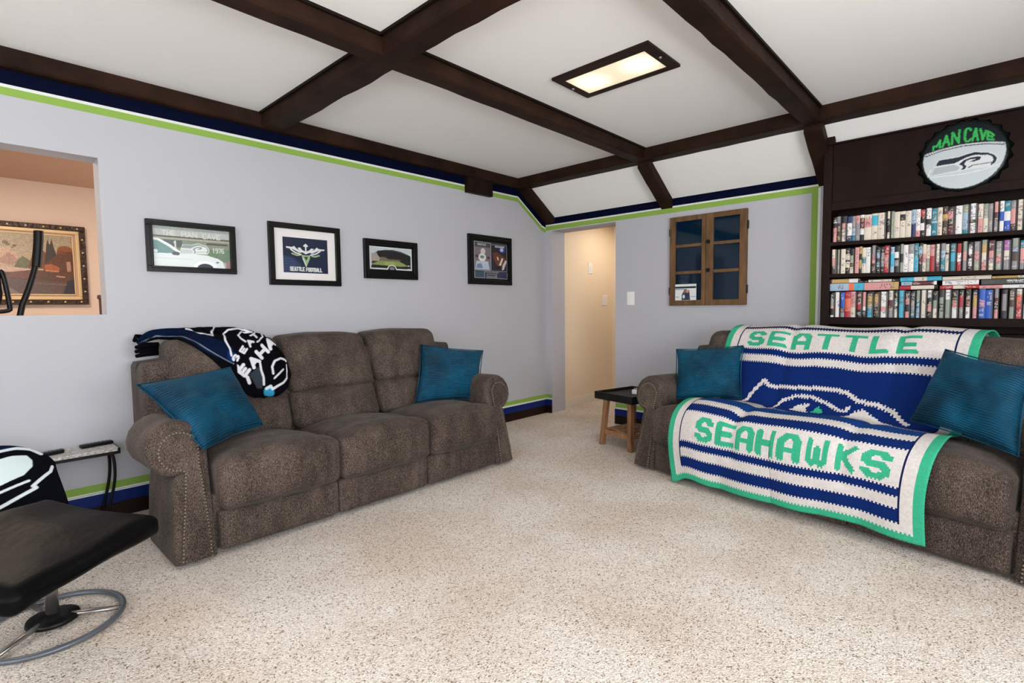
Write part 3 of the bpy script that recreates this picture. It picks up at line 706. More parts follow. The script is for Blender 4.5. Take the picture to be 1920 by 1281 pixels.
pos = lift_off(pos, sofa_b, .009, (3.221, .871, 0), RA)
ob = grid_obj('knit', pos, cc, M_YARN, afg, True, True)
md = ob.modifiers.new('thickness', 'SOLIDIFY'); md.thickness = .006; md.offset = 0

# ------------------------------------------------------------------ coons-patch cloth with printed design
def spline(P, n):
    P = np.array(smoothpts(P, 3)); L = np.r_[0, np.cumsum(np.linalg.norm(np.diff(P, axis=0), axis=1))]
    tt = np.linspace(0, L[-1], n); return np.stack([np.interp(tt, L, P[:, k]) for k in range(P.shape[1])], 1)
def coons(top, bot, left, right, nu, nv):
    T, B, Lf, Rg = spline(top, nu), spline(bot, nu), spline(left, nv), spline(right, nv)
    u = np.linspace(0, 1, nu)[None, :, None]; v = np.linspace(0, 1, nv)[:, None, None]
    c00, c10, c01, c11 = T[0], T[-1], B[0], B[-1]
    return (1-v)*T[None]+v*B[None]+(1-u)*Lf[:, None]+u*Rg[:, None]-((1-u)*(1-v)*c00+u*(1-v)*c10+(1-u)*v*c01+u*v*c11)
def upsample(G, nu, nv):
    h, w = G.shape[:2]
    A = np.stack([np.stack([np.interp(np.linspace(0, w-1, nu), np.arange(w), G[j, :, k]) for j in range(h)]) for k in range(3)], -1)
    A = np.stack([np.stack([np.interp(np.linspace(0, h-1, nv), np.arange(h), A[:, i, k]) for i in range(nu)], 1) for k in range(3)], -1)
    for _ in range(40):
        Q = A.copy(); Q[1:-1] = .25*A[:-2]+.5*A[1:-1]+.25*A[2:]; A = Q.copy(); A[:, 1:-1] = .25*Q[:, :-2]+.5*Q[:, 1:-1]+.25*Q[:, 2:]
    return A
def printed_cloth(name, T, B, Lf, Rg, dT, dB, dL, dR, cvs, m, parent, nu=150, nv=80, wave=None, on=None, org=None, ctrl=None):
    pos = coons(T, B, Lf, Rg, nu, nv) if ctrl is None else upsample(ctrl, nu, nv); des = coons(dT, dB, dL, dR, nu, nv)
    img = cvs.out(); h, w = img.shape[:2]
    x = np.clip(des[..., 0]/cvs.w*w-.5, 0, w-1.001); y = np.clip(des[..., 1]/cvs.h*h-.5, 0, h-1.001)
    x0 = x.astype(int); y0 = y.astype(int); fx = (x-x0)[..., None]; fy = (y-y0)[..., None]
    c = img[y0, x0]*(1-fx)*(1-fy)+img[y0, x0+1]*fx*(1-fy)+img[y0+1, x0]*(1-fx)*fy+img[y0+1, x0+1]*fx*fy
    if wave is not None:
        du = np.gradient(pos, axis=1); dv = np.gradient(pos, axis=0); nn = np.cross(du, dv); nn /= np.linalg.norm(nn, axis=2, keepdims=True)+1e-9
        uu, vv = np.meshgrid(np.linspace(0, 1, nu), np.linspace(0, 1, nv)); pos = pos+nn*wave(uu, vv)[..., None]
    if on is not None: pos = lift_off(pos, on, .012, None, 0, org)
    o = grid_obj(name, pos, c, m, parent, True, False)
    md = o.modifiers.new('thickness', 'SOLIDIFY'); md.thickness = .010; md.offset = 0
    return o
M_FLEECE = col_mat('printed_fleece', .9, bump=(250, .3, .002), spec=.05)
NV, BK, WH, GY = rgb(8, 22, 48), rgb(7, 7, 12), rgb(215, 215, 222), rgb(60, 62, 72)
cv = Cv(1920, 991, 620, 320, BK, 2)
cv.poly([(30, 230), (150, 130), (400, 95), (620, 110), (900, 230), (1140, 330), (1180, 440), (1150, 530), (900, 420), (700, 300), (450, 210), (250, 190), (60, 300)], NV)
cv.poly([(1080, 380), (1180, 400), (1190, 540), (1090, 520)], rgb(14, 44, 92))
cv.line([(60, 275), (150, 245), (260, 185), (450, 195), (700, 275), (900, 385), (1130, 520)], 12, rgb(110, 118, 132))
cv.line([(610, 110), (760, 150), (850, 195), (925, 215), (905, 140), (945, 90)], 20, WH)
cv.line([(1130, 430), (1110, 350), (1060, 270), (1045, 190), (1100, 125), (1200, 105), (1300, 120), (1370, 155)], 22, WH)
cv.line([(1370, 150), (1240, 155), (1210, 195), (1240, 240), (1290, 275)], 22, WH)
cv.line([(1480, 180), (1495, 220), (1450, 265), (1425, 280)], 16, WH)
def rotmap(cx, cy_, ang):
    c_, s_ = math.cos(ang), math.sin(ang); return lambda x, y: (cx+x*c_-y*s_, cy_+x*s_+y*c_)
f1 = rotmap(1180, 500, math.radians(-50)); 
for ch, (x, y, a, sz) in zip('SEAT', [(1180, 462, -62, 62), (1270, 368, -58, 62), (1345, 290, -50, 62), (1405, 210, -42, 66)]):
    g = rotmap(x, y, math.radians(a)); text(cv, ch, -sz/2, -sz/2, sz, sz*.9, 22, WH, lambda p, q, g=g: g(p, q))
for ch, (x, y, a, sz) in zip('SEAHA', [(1165, 570, -55, 60), (1272, 600, -52, 92), (1385, 500, -48, 96), (1480, 385, -46, 100), (1580, 285, -42, 90)]):
    g = rotmap(x, y, math.radians(a)); text(cv, ch, -sz/2, -sz/2, sz, sz, 38, WH, lambda p, q, g=g: g(p, q))
cv.poly([(1330, 650), (1440, 560), (1490, 640), (1480, 800), (1420, 800)], rgb(48, 56, 66))
cv.line([(1310, 680), (1330, 740)], 40, WH)
cv.line([(1460, 520), (1470, 600), (1495, 680), (1500, 760)], 24, WH)
cv.line([(1605, 640), (1598, 560), (1625, 490), (1680, 460), (1740, 475), (1765, 490)], 24, WH)
cv.line([(1620, 690), (1670, 640), (1720, 585)], 20, WH)
cv.line([(1775, 530), (1795, 600), (1780, 680), (1720, 740), (1610, 800)], 24, WH)
cv.ell(1560, 830, 60, 55, rgb(50, 150, 190)); cv.line([(1530, 800), (1580, 775), (1600, 800)], 30, rgb(210, 225, 235))
cv.poly([(1180, 440), (1150, 530), (900, 420), (700, 300), (500, 220), (720, 330), (960, 470), (1100, 640), (1250, 850), (1450, 930), (1470, 850), (1300, 780), (1200, 640)], BK)
th = thing('fleece_throw', 'black and navy football fleece throw draped over the left sofa back', 'blanket', (1.1, 3.5, .9))
def rel(P, o=(1.1, 3.5, .9)): return [tuple(a-b for a, b in zip(p, o)) for p in P]
# control points of the cloth in millimetres (13 rows of 29), lying on the sofa back
THROW = '733,3660,1042 752,3660,1061 773,3660,1080 797,3660,1092 822,3660,1098 849,3660,1101 875,3660,1102 902,3660,1102 930,3660,1101 958,3660,1101 986,3660,1101 1014,3660,1100 1023,3591,1102 1062,3626,1101 1073,3566,1103 1128,3650,1100 1133,3567,1102 1153,3539,1102 1179,3526,1101 1206,3516,1099 1255,3569,1094 1267,3516,1088 1290,3496,1079 1329,3523,1066 1342,3478,1053 1384,3515,1048 1388,3453,1027 1405,3425,1000 1425,3416,974;732,3660,1039 753,3660,1058 775,3660,1075 799,3660,1087 826,3660,1093 853,3660,1095 881,3660,1096 909,3660,1095 937,3660,1094 966,3660,1092 993,3651,1091 1024,3660,1089 1028,3571,1090 1068,3606,1087 1079,3546,1087 1135,3630,1082 1140,3547,1083 1161,3519,1081 1187,3506,1078 1214,3496,1074 1263,3549,1066 1275,3496,1059 1298,3476,1049 1339,3503,1048 1355,3458,1031 1375,3434,1014 1399,3418,991 1423,3412,967 1468,3512,932;731,3660,1036 753,3660,1054 776,3660,1071 802,3660,1082 830,3660,1088 858,3660,1090 887,3660,1090 916,3660,1088 945,3660,1086 974,3657,1084 997,3631,1082 1033,3653,1078 1033,3551,1078 1073,3586,1074 1085,3526,1072 1142,3610,1065 1146,3527,1063 1168,3499,1060 1194,3486,1055 1221,3476,1049 1272,3529,1052 1286,3476,1043 1310,3456,1028 1332,3435,1015 1358,3419,996 1385,3409,977 1416,3406,957 1456,3425,933 1475,3423,913;730,3660,1034 753,3660,1051 778,3660,1067 804,3660,1077 833,3660,1083 862,3660,1084 892,3660,1083 922,3660,1081 952,3660,1078 976,3637,1076 1000,3611,1073 1037,3633,1067 1038,3531,1066 1078,3566,1059 1090,3506,1056 1148,3590,1061 1153,3507,1057 1176,3479,1050 1203,3466,1042 1231,3456,1033 1258,3446,1025 1283,3429,1012 1310,3415,995 1338,3407,977 1367,3401,960 1399,3396,942 1436,3399,922 1464,3416,902 1479,3411,876;729,3660,1031 754,3660,1047 779,3660,1062 807,3660,1072 836,3660,1077 867,3660,1078 897,3660,1076 928,3660,1073 959,3660,1070 978,3617,1067 1002,3591,1062 1039,3613,1055 1041,3511,1053 1081,3546,1058 1095,3486,1053 1120,3466,1043 1148,3454,1034 1174,3444,1028 1201,3429,1017 1229,3416,1004 1257,3409,992 1286,3402,976 1315,3397,960 1344,3391,942 1374,3385,925 1407,3381,907 1449,3394,885 1479,3406,860 1488,3384,843;730,3660,1028 755,3660,1043 781,3660,1057 810,3660,1067 840,3660,1071 870,3660,1071 901,3660,1069 933,3660,1065 964,3660,1060 979,3597,1057 1003,3571,1051 1040,3593,1056 1042,3491,1052 1067,3466,1042 1094,3452,1032 1118,3435,1023 1145,3422,1013 1172,3410,999 1200,3401,986 1230,3397,973 1259,3392,959 1288,3387,943 1316,3381,925 1344,3374,906 1375,3368,887 1408,3364,869 1453,3380,847 1471,3397,824 1492,3362,807;730,3660,1025 756,3660,1039 783,3660,1052 812,3660,1061 842,3660,1065 873,3660,1064 904,3660,1061 936,3660,1056 964,3647,1051 977,3577,1047 1000,3551,1054 1012,3479,1046 1037,3458,1034 1062,3444,1026 1087,3425,1014 1113,3411,1000 1140,3400,985 1168,3394,972 1196,3388,958 1224,3382,943 1252,3376,927 1280,3370,909 1306,3363,889 1334,3356,869 1364,3350,849 1396,3344,830 1432,3345,810 1465,3387,784 1486,3349,769;731,3660,1023 757,3660,1035 784,3660,1048 813,3660,1056 843,3660,1059 873,3660,1058 904,3660,1054 936,3660,1048 958,3627,1043 970,3557,1052 980,3480,1044 1005,3458,1032 1028,3442,1023 1052,3422,1010 1078,3408,995 1104,3398,979 1130,3390,964 1157,3383,948 1183,3376,933 1209,3369,916 1235,3362,897 1261,3355,878 1286,3347,857 1312,3340,835 1341,3333,815 1372,3327,795 1406,3324,777 1448,3334,755 1469,3352,733;733,3660,1020 759,3660,1032 785,3660,1044 813,3660,1052 843,3660,1055 873,3660,1053 903,3660,1049 931,3649,1043 950,3607,1051 950,3492,1047 973,3464,1035 996,3449,1025 1018,3427,1011 1042,3411,995 1067,3399,978 1092,3391,962 1117,3383,946 1141,3374,929 1165,3367,911 1189,3359,893 1214,3351,873 1237,3343,852 1260,3334,829 1284,3326,807 1312,3319,786 1341,3314,766 1373,3311,748 1407,3309,730 1451,3322,708;735,3660,1018 760,3660,1030 786,3660,1041 814,3660,1048 842,3660,1051 872,3660,1050 901,3660,1045 923,3629,1039 928,3537,1049 942,3477,1041 965,3457,1028 986,3437,1017 1008,3418,1000 1031,3404,984 1054,3395,968 1078,3386,950 1101,3377,933 1123,3368,914 1145,3359,895 1167,3351,875 1189,3343,853 1210,3334,831 1231,3325,808 1254,3316,785 1279,3310,763 1308,3306,744 1339,3303,727 1371,3302,708 1408,3308,685;736,3660,1016 761,3660,1027 787,3660,1038 814,3660,1045 842,3660,1048 870,3660,1047 899,3660,1042 914,3609,1037 916,3505,1047 935,3468,1036 957,3454,1026 977,3431,1011 998,3414,994 1020,3402,976 1042,3392,959 1063,3383,941 1084,3373,922 1105,3363,902 1125,3354,881 1145,3345,860 1164,3336,838 1183,3326,814 1201,3317,790 1223,3310,766 1247,3304,744 1275,3301,725 1305,3300,706 1339,3307,684 1376,3322,663;734,3640,1015 758,3640,1025 783,3640,1036 809,3640,1043 836,3640,1047 864,3640,1045 891,3640,1040 905,3589,1049 908,3490,1045 928,3464,1033 949,3448,1022 968,3427,1007 988,3412,989 1008,3400,970 1029,3390,951 1048,3380,932 1067,3369,912 1086,3359,891 1104,3349,869 1121,3340,847 1138,3329,824 1155,3320,799 1172,3311,774 1192,3304,750 1215,3300,728 1242,3299,706 1274,3307,684 1309,3319,670 1337,3319,675;731,3620,1014 755,3620,1024 779,3620,1034 805,3620,1042 831,3620,1045 857,3620,1044 883,3620,1039 892,3550,1049 901,3480,1042 922,3459,1030 941,3441,1017 959,3422,1000 978,3409,982 997,3398,963 1015,3388,944 1034,3377,924 1051,3366,903 1067,3355,881 1083,3345,857 1099,3334,834 1114,3324,810 1128,3314,785 1143,3305,758 1161,3299,734 1184,3297,709 1212,3305,684 1246,3318,671 1274,3321,676 1297,3301,666'
TG = np.array([[[float(c)/1000 for c in p.split(',')] for p in r_.split()] for r_ in THROW.split(';')])-np.array((1.1, 3.5, .9))
T = [(.725, 3.62, 1.05), (.80, 3.64, 1.09), (.90, 3.645, 1.105), (.985, 3.645, 1.105), (1.139, 3.645, 1.105), (1.298, 3.63, 1.095), (1.397, 3.55, 1.045), (1.441, 3.45, .96)]
dT = [(40, 230), (150, 130), (300, 100), (620, 95), (940, 85), (1250, 85), (1500, 180), (1640, 310)]
B = [(.735, 3.60, 1.022), (.80, 3.565, 1.051), (.858, 3.52, 1.050), (.951, 3.45, 1.02), (1.043, 3.38, .925), (1.112, 3.33, .818), (1.185, 3.30, .70), (1.30, 3.275, .65)]
dB = [(60, 290), (240, 215), (400, 215), (650, 280), (900, 450), (1100, 650), (1270, 860), (1520, 925)]
Lf = [T[0], (.718, 3.60, 1.03), B[0]]; dL = [dT[0], (30, 260), dB[0]]
Rg = [T[-1], (1.50, 3.385, .86), (1.525, 3.35, .775), (1.49, 3.31, .72), (1.41, 3.29, .665), B[-1]]
dR = [dT[-1], (1790, 480), (1860, 640), (1800, 770), (1690, 850), dB[-1]]
printed_cloth('fleece', rel(T), rel(B), rel(Lf), rel(Rg), dT, dB, dL, dR, cv, M_FLEECE, th, 260, 130, lambda u, v: -.006*np.sin(u*17+v*4)**2*np.sin(v*PI)-.003*np.sin(v*13)**2*np.sin(u*PI), sofa_a, (1.1, 3.5, .9), TG)
bm = bmesh.new()
for k, (y, z) in enumerate(((3.60, 1.0), (3.61, .975), (3.60, .95))): tube(bm, rel([(.712, y, z), (.76, y+.01, z+.01), (.83, y+.03, z+.01)]), [.010, .016, .014], 8)
tube(bm, rel([(.715, 3.62, 1.04), (.74, 3.72, 1.06), (1.0, 3.745, 1.03), (1.35, 3.745, 1.0)]), .012, 8)
bm_obj('folded_hem', bm, mat('black_fleece', rgb(8, 9, 14), .95, spec=.04), th, True)

# ------------------------------------------------------------------ framed pictures on the left wall
def frame_thing(name, label, cat, x0, x1, z0, z1, fw, depth, cvs, inset=(0, 0, 0, 0), matb=None, lip=False):
    """frame on left wall; inset = art inset l,r,t,b from inner frame"""
    t = thing(name, label, cat, ((x0+x1)/2, YL, (z0+z1)/2)); a, b = (x1-x0)/2, (z1-z0)/2
    bm = bmesh.new()
    for lo, hi in (((-a, -depth, b-fw), (a, 0, b)), ((-a, -depth, -b), (a, 0, -b+fw)), ((-a, -depth, -b+fw), (-a+fw, 0, b-fw)), ((a-fw, -depth, -b+fw), (a, 0, b-fw))): box(bm, lo, hi, .003)
    if lip:
        f2 = fw*.55
        for lo, hi in (((-a+f2, -depth-.006, b-f2-.006), (a-f2, -depth+.002, b-f2)), ((-a+f2, -depth-.006, -b+f2), (a-f2, -depth+.002, -b+f2+.006)), ((-a+f2, -depth-.006, -b+f2), (-a+f2+.006, -depth+.002, b-f2)), ((a-f2-.006, -depth-.006, -b+f2), (a-f2, -depth+.002, b-f2))): box(bm, lo, hi, .001)
    bm_obj('frame', bm, M_BLACKF, t)
    ia, ib = a-fw, b-fw
    boxes('backing', [((-ia, -.008, -ib), (ia, -.001, ib))], matb or M_BLACKF, t)
    l, r, tp, bt = inset
    flat_art('print', cvs, (-ia+l, -.010, ib-tp), (2*ia-l-r, 0, 0), (0, 0, -(2*ib-tp-bt)), M_ART, t)
    return t
# 1: etched mirror; its reflection of a white pickup is painted into the print
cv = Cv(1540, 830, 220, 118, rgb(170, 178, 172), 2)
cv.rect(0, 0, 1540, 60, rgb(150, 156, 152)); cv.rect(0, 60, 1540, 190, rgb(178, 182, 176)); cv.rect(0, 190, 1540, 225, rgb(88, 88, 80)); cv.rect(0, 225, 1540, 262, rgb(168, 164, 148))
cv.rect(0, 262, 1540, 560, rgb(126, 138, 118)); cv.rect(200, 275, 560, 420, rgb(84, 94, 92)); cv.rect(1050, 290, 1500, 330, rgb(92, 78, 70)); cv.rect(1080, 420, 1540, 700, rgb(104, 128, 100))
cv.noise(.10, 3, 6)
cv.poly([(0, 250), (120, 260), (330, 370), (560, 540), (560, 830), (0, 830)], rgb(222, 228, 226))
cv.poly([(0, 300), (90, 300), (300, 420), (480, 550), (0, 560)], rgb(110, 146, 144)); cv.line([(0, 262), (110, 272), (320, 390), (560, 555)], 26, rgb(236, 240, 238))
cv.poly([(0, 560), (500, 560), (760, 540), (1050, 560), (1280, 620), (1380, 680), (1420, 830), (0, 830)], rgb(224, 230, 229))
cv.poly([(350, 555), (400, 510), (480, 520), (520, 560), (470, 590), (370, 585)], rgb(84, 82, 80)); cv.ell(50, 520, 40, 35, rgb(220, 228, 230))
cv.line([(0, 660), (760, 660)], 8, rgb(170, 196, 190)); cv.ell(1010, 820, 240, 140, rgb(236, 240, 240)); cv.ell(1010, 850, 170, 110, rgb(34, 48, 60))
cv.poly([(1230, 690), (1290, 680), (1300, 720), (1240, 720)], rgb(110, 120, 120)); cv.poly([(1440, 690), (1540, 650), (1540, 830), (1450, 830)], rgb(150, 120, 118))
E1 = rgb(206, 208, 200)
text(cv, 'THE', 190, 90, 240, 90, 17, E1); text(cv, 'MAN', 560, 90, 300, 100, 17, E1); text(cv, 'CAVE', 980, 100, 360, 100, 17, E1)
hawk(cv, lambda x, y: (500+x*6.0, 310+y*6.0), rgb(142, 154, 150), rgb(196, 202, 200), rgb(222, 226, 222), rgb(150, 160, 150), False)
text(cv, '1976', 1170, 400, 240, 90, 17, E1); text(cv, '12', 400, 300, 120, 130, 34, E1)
frame_thing('painted_mirror', 'wide black framed mirror with painted white truck reflection, leftmost on the left wall', 'picture', .826, 1.330, 1.447, 1.762, .035, .03, cv, lip=True)
# 2: white-matted navy emblem
cv = Cv(412, 350, 150, 128, rgb(20, 30, 58), 2)
cv.poly([(0, 180), (90, 200), (160, 270), (120, 350), (0, 350)], rgb(40, 56, 88))
for k in range(5): cv.line([(0, 210+k*26), (60+k*14, 220+k*26), (110, 250+k*22)], 5, rgb(62, 80, 112))
w2, g2 = rgb(216, 218, 216), rgb(150, 178, 128)
cv.line([(205, 60), (205, 150)], 12, w2); cv.poly([(180, 78), (205, 52), (230, 78), (205, 92)], w2)
cv.poly([(28, 92), (80, 96), (100, 84), (120, 108), (175, 140), (150, 150), (90, 118), (30, 108)], w2); cv.poly([(384, 98), (332, 98), (306, 84), (288, 108), (236, 140), (262, 150), (322, 118), (382, 112)], w2)
cv.poly([(130, 100), (155, 95), (170, 118), (205, 135), (238, 118), (255, 98), (282, 100), (262, 130), (205, 160), (150, 130)], w2)
cv.line([(70, 120), (110, 150), (160, 165)], 13, w2); cv.line([(340, 120), (300, 150), (250, 165)], 13, w2); cv.line([(80, 160), (120, 175), (150, 172)], 14, g2); cv.line([(330, 165), (290, 180), (262, 175)], 14, g2)
cv.poly([(165, 168), (205, 172), (246, 168), (240, 205), (206, 290), (172, 205)], g2); cv.poly([(185, 185), (226, 185), (206, 225)], rgb(40, 60, 60)); cv.line([(178, 205), (204, 280)], 9, w2)
text(cv, 'SEATTLE', 60, 294, 128, 36, 8, w2, gap=.45); text(cv, 'FOOTBALL', 206, 296, 146, 36, 8, w2, gap=.45)
fr2 = frame_thing('framed_picture', 'black framed navy emblem print with wide white mat on the left wall', 'picture', 1.548, 2.092, 1.384, 1.828, .040, .025, cv, (.062, .062, .058, .052), M_MAT, False)
# 3: stadium photograph
cv = Cv(960, 560, 150, 88, rgb(186, 196, 200), 2)
cv.poly([(60, 190), (200, 100), (340, 70), (520, 60), (700, 90), (860, 150), (930, 190), (930, 520), (40, 520)], rgb(34, 32, 34))
cv.line([(180, 110), (340, 80), (520, 78), (700, 105), (860, 170)], 16, rgb(74, 76, 84)); cv.poly([(40, 180), (150, 150), (230, 230), (330, 300), (200, 360), (40, 360)], rgb(160, 150, 140))
cv.poly([(150, 170), (230, 200), (300, 270), (240, 300)], rgb(28, 26, 28)); cv.poly([(240, 250), (330, 250), (420, 300), (700, 300), (640, 350), (200, 350)], rgb(112, 102, 84))
cv.poly([(40, 430), (220, 350), (660, 340), (790, 400), (860, 450), (700, 470), (500, 460), (60, 450)], rgb(128, 146, 84)); cv.poly([(350, 360), (560, 355), (560, 455), (300, 450)], rgb(150, 160, 96))
cv.poly([(720, 250), (930, 240), (930, 430), (860, 440), (780, 390), (700, 330)], rgb(30, 34, 24)); cv.rect(30, 480, 930, 525, rgb(30, 34, 32)); cv.noise(.18, 5, 3)
wb = rgb(205, 212, 210)
cv.line([(12, 12), (948, 12), (948, 548), (600, 548), (560, 470), (490, 440), (420, 470), (385, 548), (12, 548), (12, 12)], 24, wb); cv.poly([(395, 560), (430, 490), (490, 465), (550, 490), (590, 560)], rgb(20, 24, 28)); cv.ell(490, 530, 55, 45, rgb(120, 122, 128))
cv.ell(880, 440, 30, 14, wb); cv.rect(850, 515, 930, 535, wb)
frame_thing('framed_photograph', 'small black framed stadium photograph on the left wall', 'picture', 2.300, 2.824, 1.455, 1.776, .042, .03, cv, (.012, .010, .014, .036), None, True)
# 4: two-panel player poster
cv = Cv(640, 720, 110, 124, rgb(52, 54, 66), 2)
cv.rect(10, 10, 300, 560, rgb(120, 112, 118)); cv.rect(10, 10, 300, 110, rgb(72, 70, 74)); cv.ell(165, 190, 45, 60, rgb(206, 196, 190)); cv.ell(150, 310, 70, 80, rgb(216, 216, 214)); cv.ell(150, 300, 40, 30, rgb(110, 140, 118))
cv.poly([(40, 380), (260, 380), (290, 540), (20, 540)], rgb(178, 190, 206)); cv.poly([(60, 440), (140, 430), (160, 520), (40, 520)], rgb(110, 130, 160)); cv.ell(50, 290, 30, 28, rgb(80, 48, 52)); cv.ell(265, 310, 26, 30, rgb(86, 50, 54))
cv.rect(325, 20, 630, 560, rgb(36, 36, 46)); cv.ell(540, 130, 62, 60, rgb(40, 58, 130)); cv.ell(530, 130, 34, 36, rgb(170, 190, 220)); cv.poly([(340, 200), (430, 180), (560, 260), (620, 300), (600, 420), (440, 460), (370, 330)], rgb(98, 54, 36))
cv.poly([(430, 270), (460, 280), (470, 350), (440, 330)], rgb(214, 196, 190)); cv.poly([(530, 290), (560, 300), (510, 450), (470, 440)], rgb(216, 200, 196)); cv.poly([(600, 330), (630, 350), (570, 520), (530, 540), (540, 440)], rgb(206, 194, 190)); cv.rect(390, 470, 500, 510, rgb(20, 22, 20))
wl = rgb(176, 180, 186)
cv.line([(8, 8), (312, 20), (312, 555), (8, 555), (8, 8)], 8, wl); cv.line([(330, 40), (632, 40), (632, 560), (330, 560)], 7, wl)
cv.rect(10, 580, 180, 700, rgb(60, 80, 96)); cv.rect(470, 590, 630, 700, rgb(44, 46, 84)); cv.line([(8, 580), (8, 705), (190, 705), (190, 580), (460, 590)], 9, wl); cv.rect(230, 620, 430, 690, rgb(120, 122, 134)); cv.rect(250, 640, 400, 665, rgb(60, 60, 74)); cv.line([(220, 705), (440, 705), (640, 710), (632, 590)], 8, wl)
text(cv, 'SEATTLE', 70, 45, 150, 28, 9, rgb(180, 182, 186)); text(cv, 'SEAHAWKS', 400, 60, 180, 26, 9, rgb(190, 192, 196))
for k in range(5): cv.rect(230+k*46, 600, 255+k*46, 612, rgb(110, 130, 110))
cv.noise(.12, 8, 3)
frame_thing('framed_poster', 'black framed two-panel player poster, rightmost on the left wall', 'picture', 3.432, 4.035, 1.437, 1.922, .045, .03, cv, (.036, .008, .016, .014), None, True)

# ------------------------------------------------------------------ wooden window frame decoration on back wall
t = thing('window_frame_decoration', 'old wooden double window sash with six dark panes hung on the back wall', 'wall decoration', (XB, 1.926, 1.61))
ya, yb_, yc, yd, ye, yf = .345, .290, .040, .035-.075, -.275, -.345
def sash(name, y0, y1, sl, sr):
    """one sash between local y0 > y1; sl, sr stile widths"""
    s = boxes(name, [((-.035, y0-sl, -.405), (0, y0, .405)), ((-.035, y1, -.405), (0, y1+sr, .405)), ((-.034, y1+sr, .360), (-.002, y0-sl, .405)), ((-.034, y1+sr, -.405), (-.002, y0-sl, -.355))], M_PINE, t, bev=.003)
    a, b = y1+sr, y0-sl
    for z in (.138, -.105): boxes('muntin', [((-.030, a, z-.014), (-.006, b, z+.014))], M_PINE, s, bev=.003)
    for z0, z1 in ((.152, .36), (-.091, .124), (-.355, -.119)): boxes('pane', [((-.016, a, z0), (-.008, b, z1))], M_PANE, s)
    return s
sash('left_sash', .345, .006, .056, .036); sash('right_sash', .003, -.345, .066, .058)
for z in (.155, -.095):
    boxes('latch', [((-.052, -.035, z-.016), (-.034, -.008, z+.016))], M_BLACK, t, bev=.004)
for y in (.348, -.348):
    for z in (.27, -.27): boxes('hinge', [((-.03, y-.006, z-.035), (-.005, y+.006, z+.035))], M_BLACK, t, bev=.002)
cv = Cv(220, 165, 74, 56, rgb(222, 226, 224), 2)
cv.rect(0, 22, 220, 42, rgb(24, 30, 44)); cv.rect(0, 50, 130, 56, rgb(60, 66, 80)); cv.poly([(70, 165), (72, 110), (95, 60), (105, 50), (125, 62), (150, 60), (160, 165)], rgb(40, 50, 80)); cv.ell(105, 75, 16, 18, rgb(150, 90, 80)); cv.ell(132, 74, 14, 16, rgb(196, 150, 130)); cv.ell(92, 128, 12, 20, rgb(214, 220, 224)); cv.ell(142, 142, 16, 18, rgb(50, 60, 84)); cv.rect(5, 128, 40, 134, rgb(90, 96, 104)); cv.rect(165, 128, 215, 133, rgb(90, 96, 104))
ph = thing('photo_card', 'small white photo card with two people tucked in the wooden sash', 'photo', (XB-.030, 2.120, 1.325))
boxes('card', [((-.004, -.108, -.072), (-.001, .092, .075))], M_PLATE, ph)
flat_art('photo_print', cv, (-.0055, .092, .073), (0, -.198, 0), (0, 0, -.143), M_ART, ph)
# switches
def plate(label, loc, axis, w_, h_, kind='switch'):
    t = thing('light_switch' if kind == 'switch' else 'thermostat', label, kind, loc)
    if axis == 'x':
        boxes('plate', [((-.006, -w_/2, -h_/2), (0, w_/2, h_/2))], M_PLATE, t, bev=.003); boxes('toggle', [((-.012, -.014, -.032), (-.005, .014, .032))], M_PLATE, t, bev=.002)
    else:
        boxes('plate', [((-w_/2, -.006, -h_/2), (w_/2, 0, h_/2))], M_PLATE, t, bev=.003); boxes('toggle', [((-.010, -.012, -.02), (.010, -.005, .02))], M_PLATE, t, bev=.002)
plate('white rocker light switch on the back wall beside the doorway', (XB, 2.695, 1.282), 'x', .083, .135)
plate('small white thermostat on the hall wall seen through the doorway', (5.53, 3.80, 1.69), 'y', .09, .14, 'thermostat')
plate('double light switch low on the hall wall seen through the doorway', (5.86, 3.80, 1.285), 'y', .12, .13)

# ------------------------------------------------------------------ bookcase
BX = 4.37
bc = thing('bookcase', 'dark brown built-in bookcase with three shelves of books behind the right sofa', 'bookcase', (BX, .97, 0))
def bb(name, y0, y1, z0, z1, x0=0, x1=.255, bev=.003): return boxes(name, [((x0, min(y0, y1)-.97, z0), (x1, max(y0, y1)-.97, z1))], M_CASE, bc, bev=bev)
YE = -1.15
bb('side_panel', .972, .918, 0, 2.375); bb('side_panel', YE, YE+.055, 0, 2.375)
boxes('top_block', [((-.03, .90-.97, 2.335), (0, .975-.97, 2.40))], M_CASE, bc)
bb('back_panel', .92, YE+.05, 0, 2.36, .225, .245)
bb('header_panel', .918, YE+.05, 1.90, 2.36, .022, .04, 0)
bb('header_rail', .918, YE+.055, 1.872, 1.93, .002, .03)
bb('cornice', .93, YE, 2.34, 2.352, .0, .03)
def tilt(y, z0, z1): # shelf height falls slightly to the right
    return z0+(z1-z0)*(.917-y)/1.01
def shelf(name, za, zb_, th_, x0=.0):
    V = []
    for y in (.918, -.093, YE+.055):
        z = tilt(y, za, zb_) if y > -.5 else zb_
        V += [(x0, y-.97, z-th_), (.225, y-.97, z-th_), (.225, y-.97, z), (x0, y-.97, z)]
    Fc = [(3, 2, 1, 0), (8, 9, 10, 11)]
    for i in range(2):
        for k in range(4): a = i*4+k; b = i*4+(k+1) % 4; Fc.append((a, b, b+4, a+4))
    ob = mesh_obj(name, V, Fc, M_CASE, bc); bm = bmesh.new(); bm.from_mesh(ob.data); bmesh.ops.recalc_face_normals(bm, faces=bm.faces); bm.to_mesh(ob.data); bm.free(); return ob
shelf('shelf', 1.648, 1.629, .026); shelf('shelf', 1.421, 1.396, .026); shelf('shelf', 1.107, 1.100, .050)
bb('counter_face', .918, YE+.055, .96, 1.0, .10, .225)
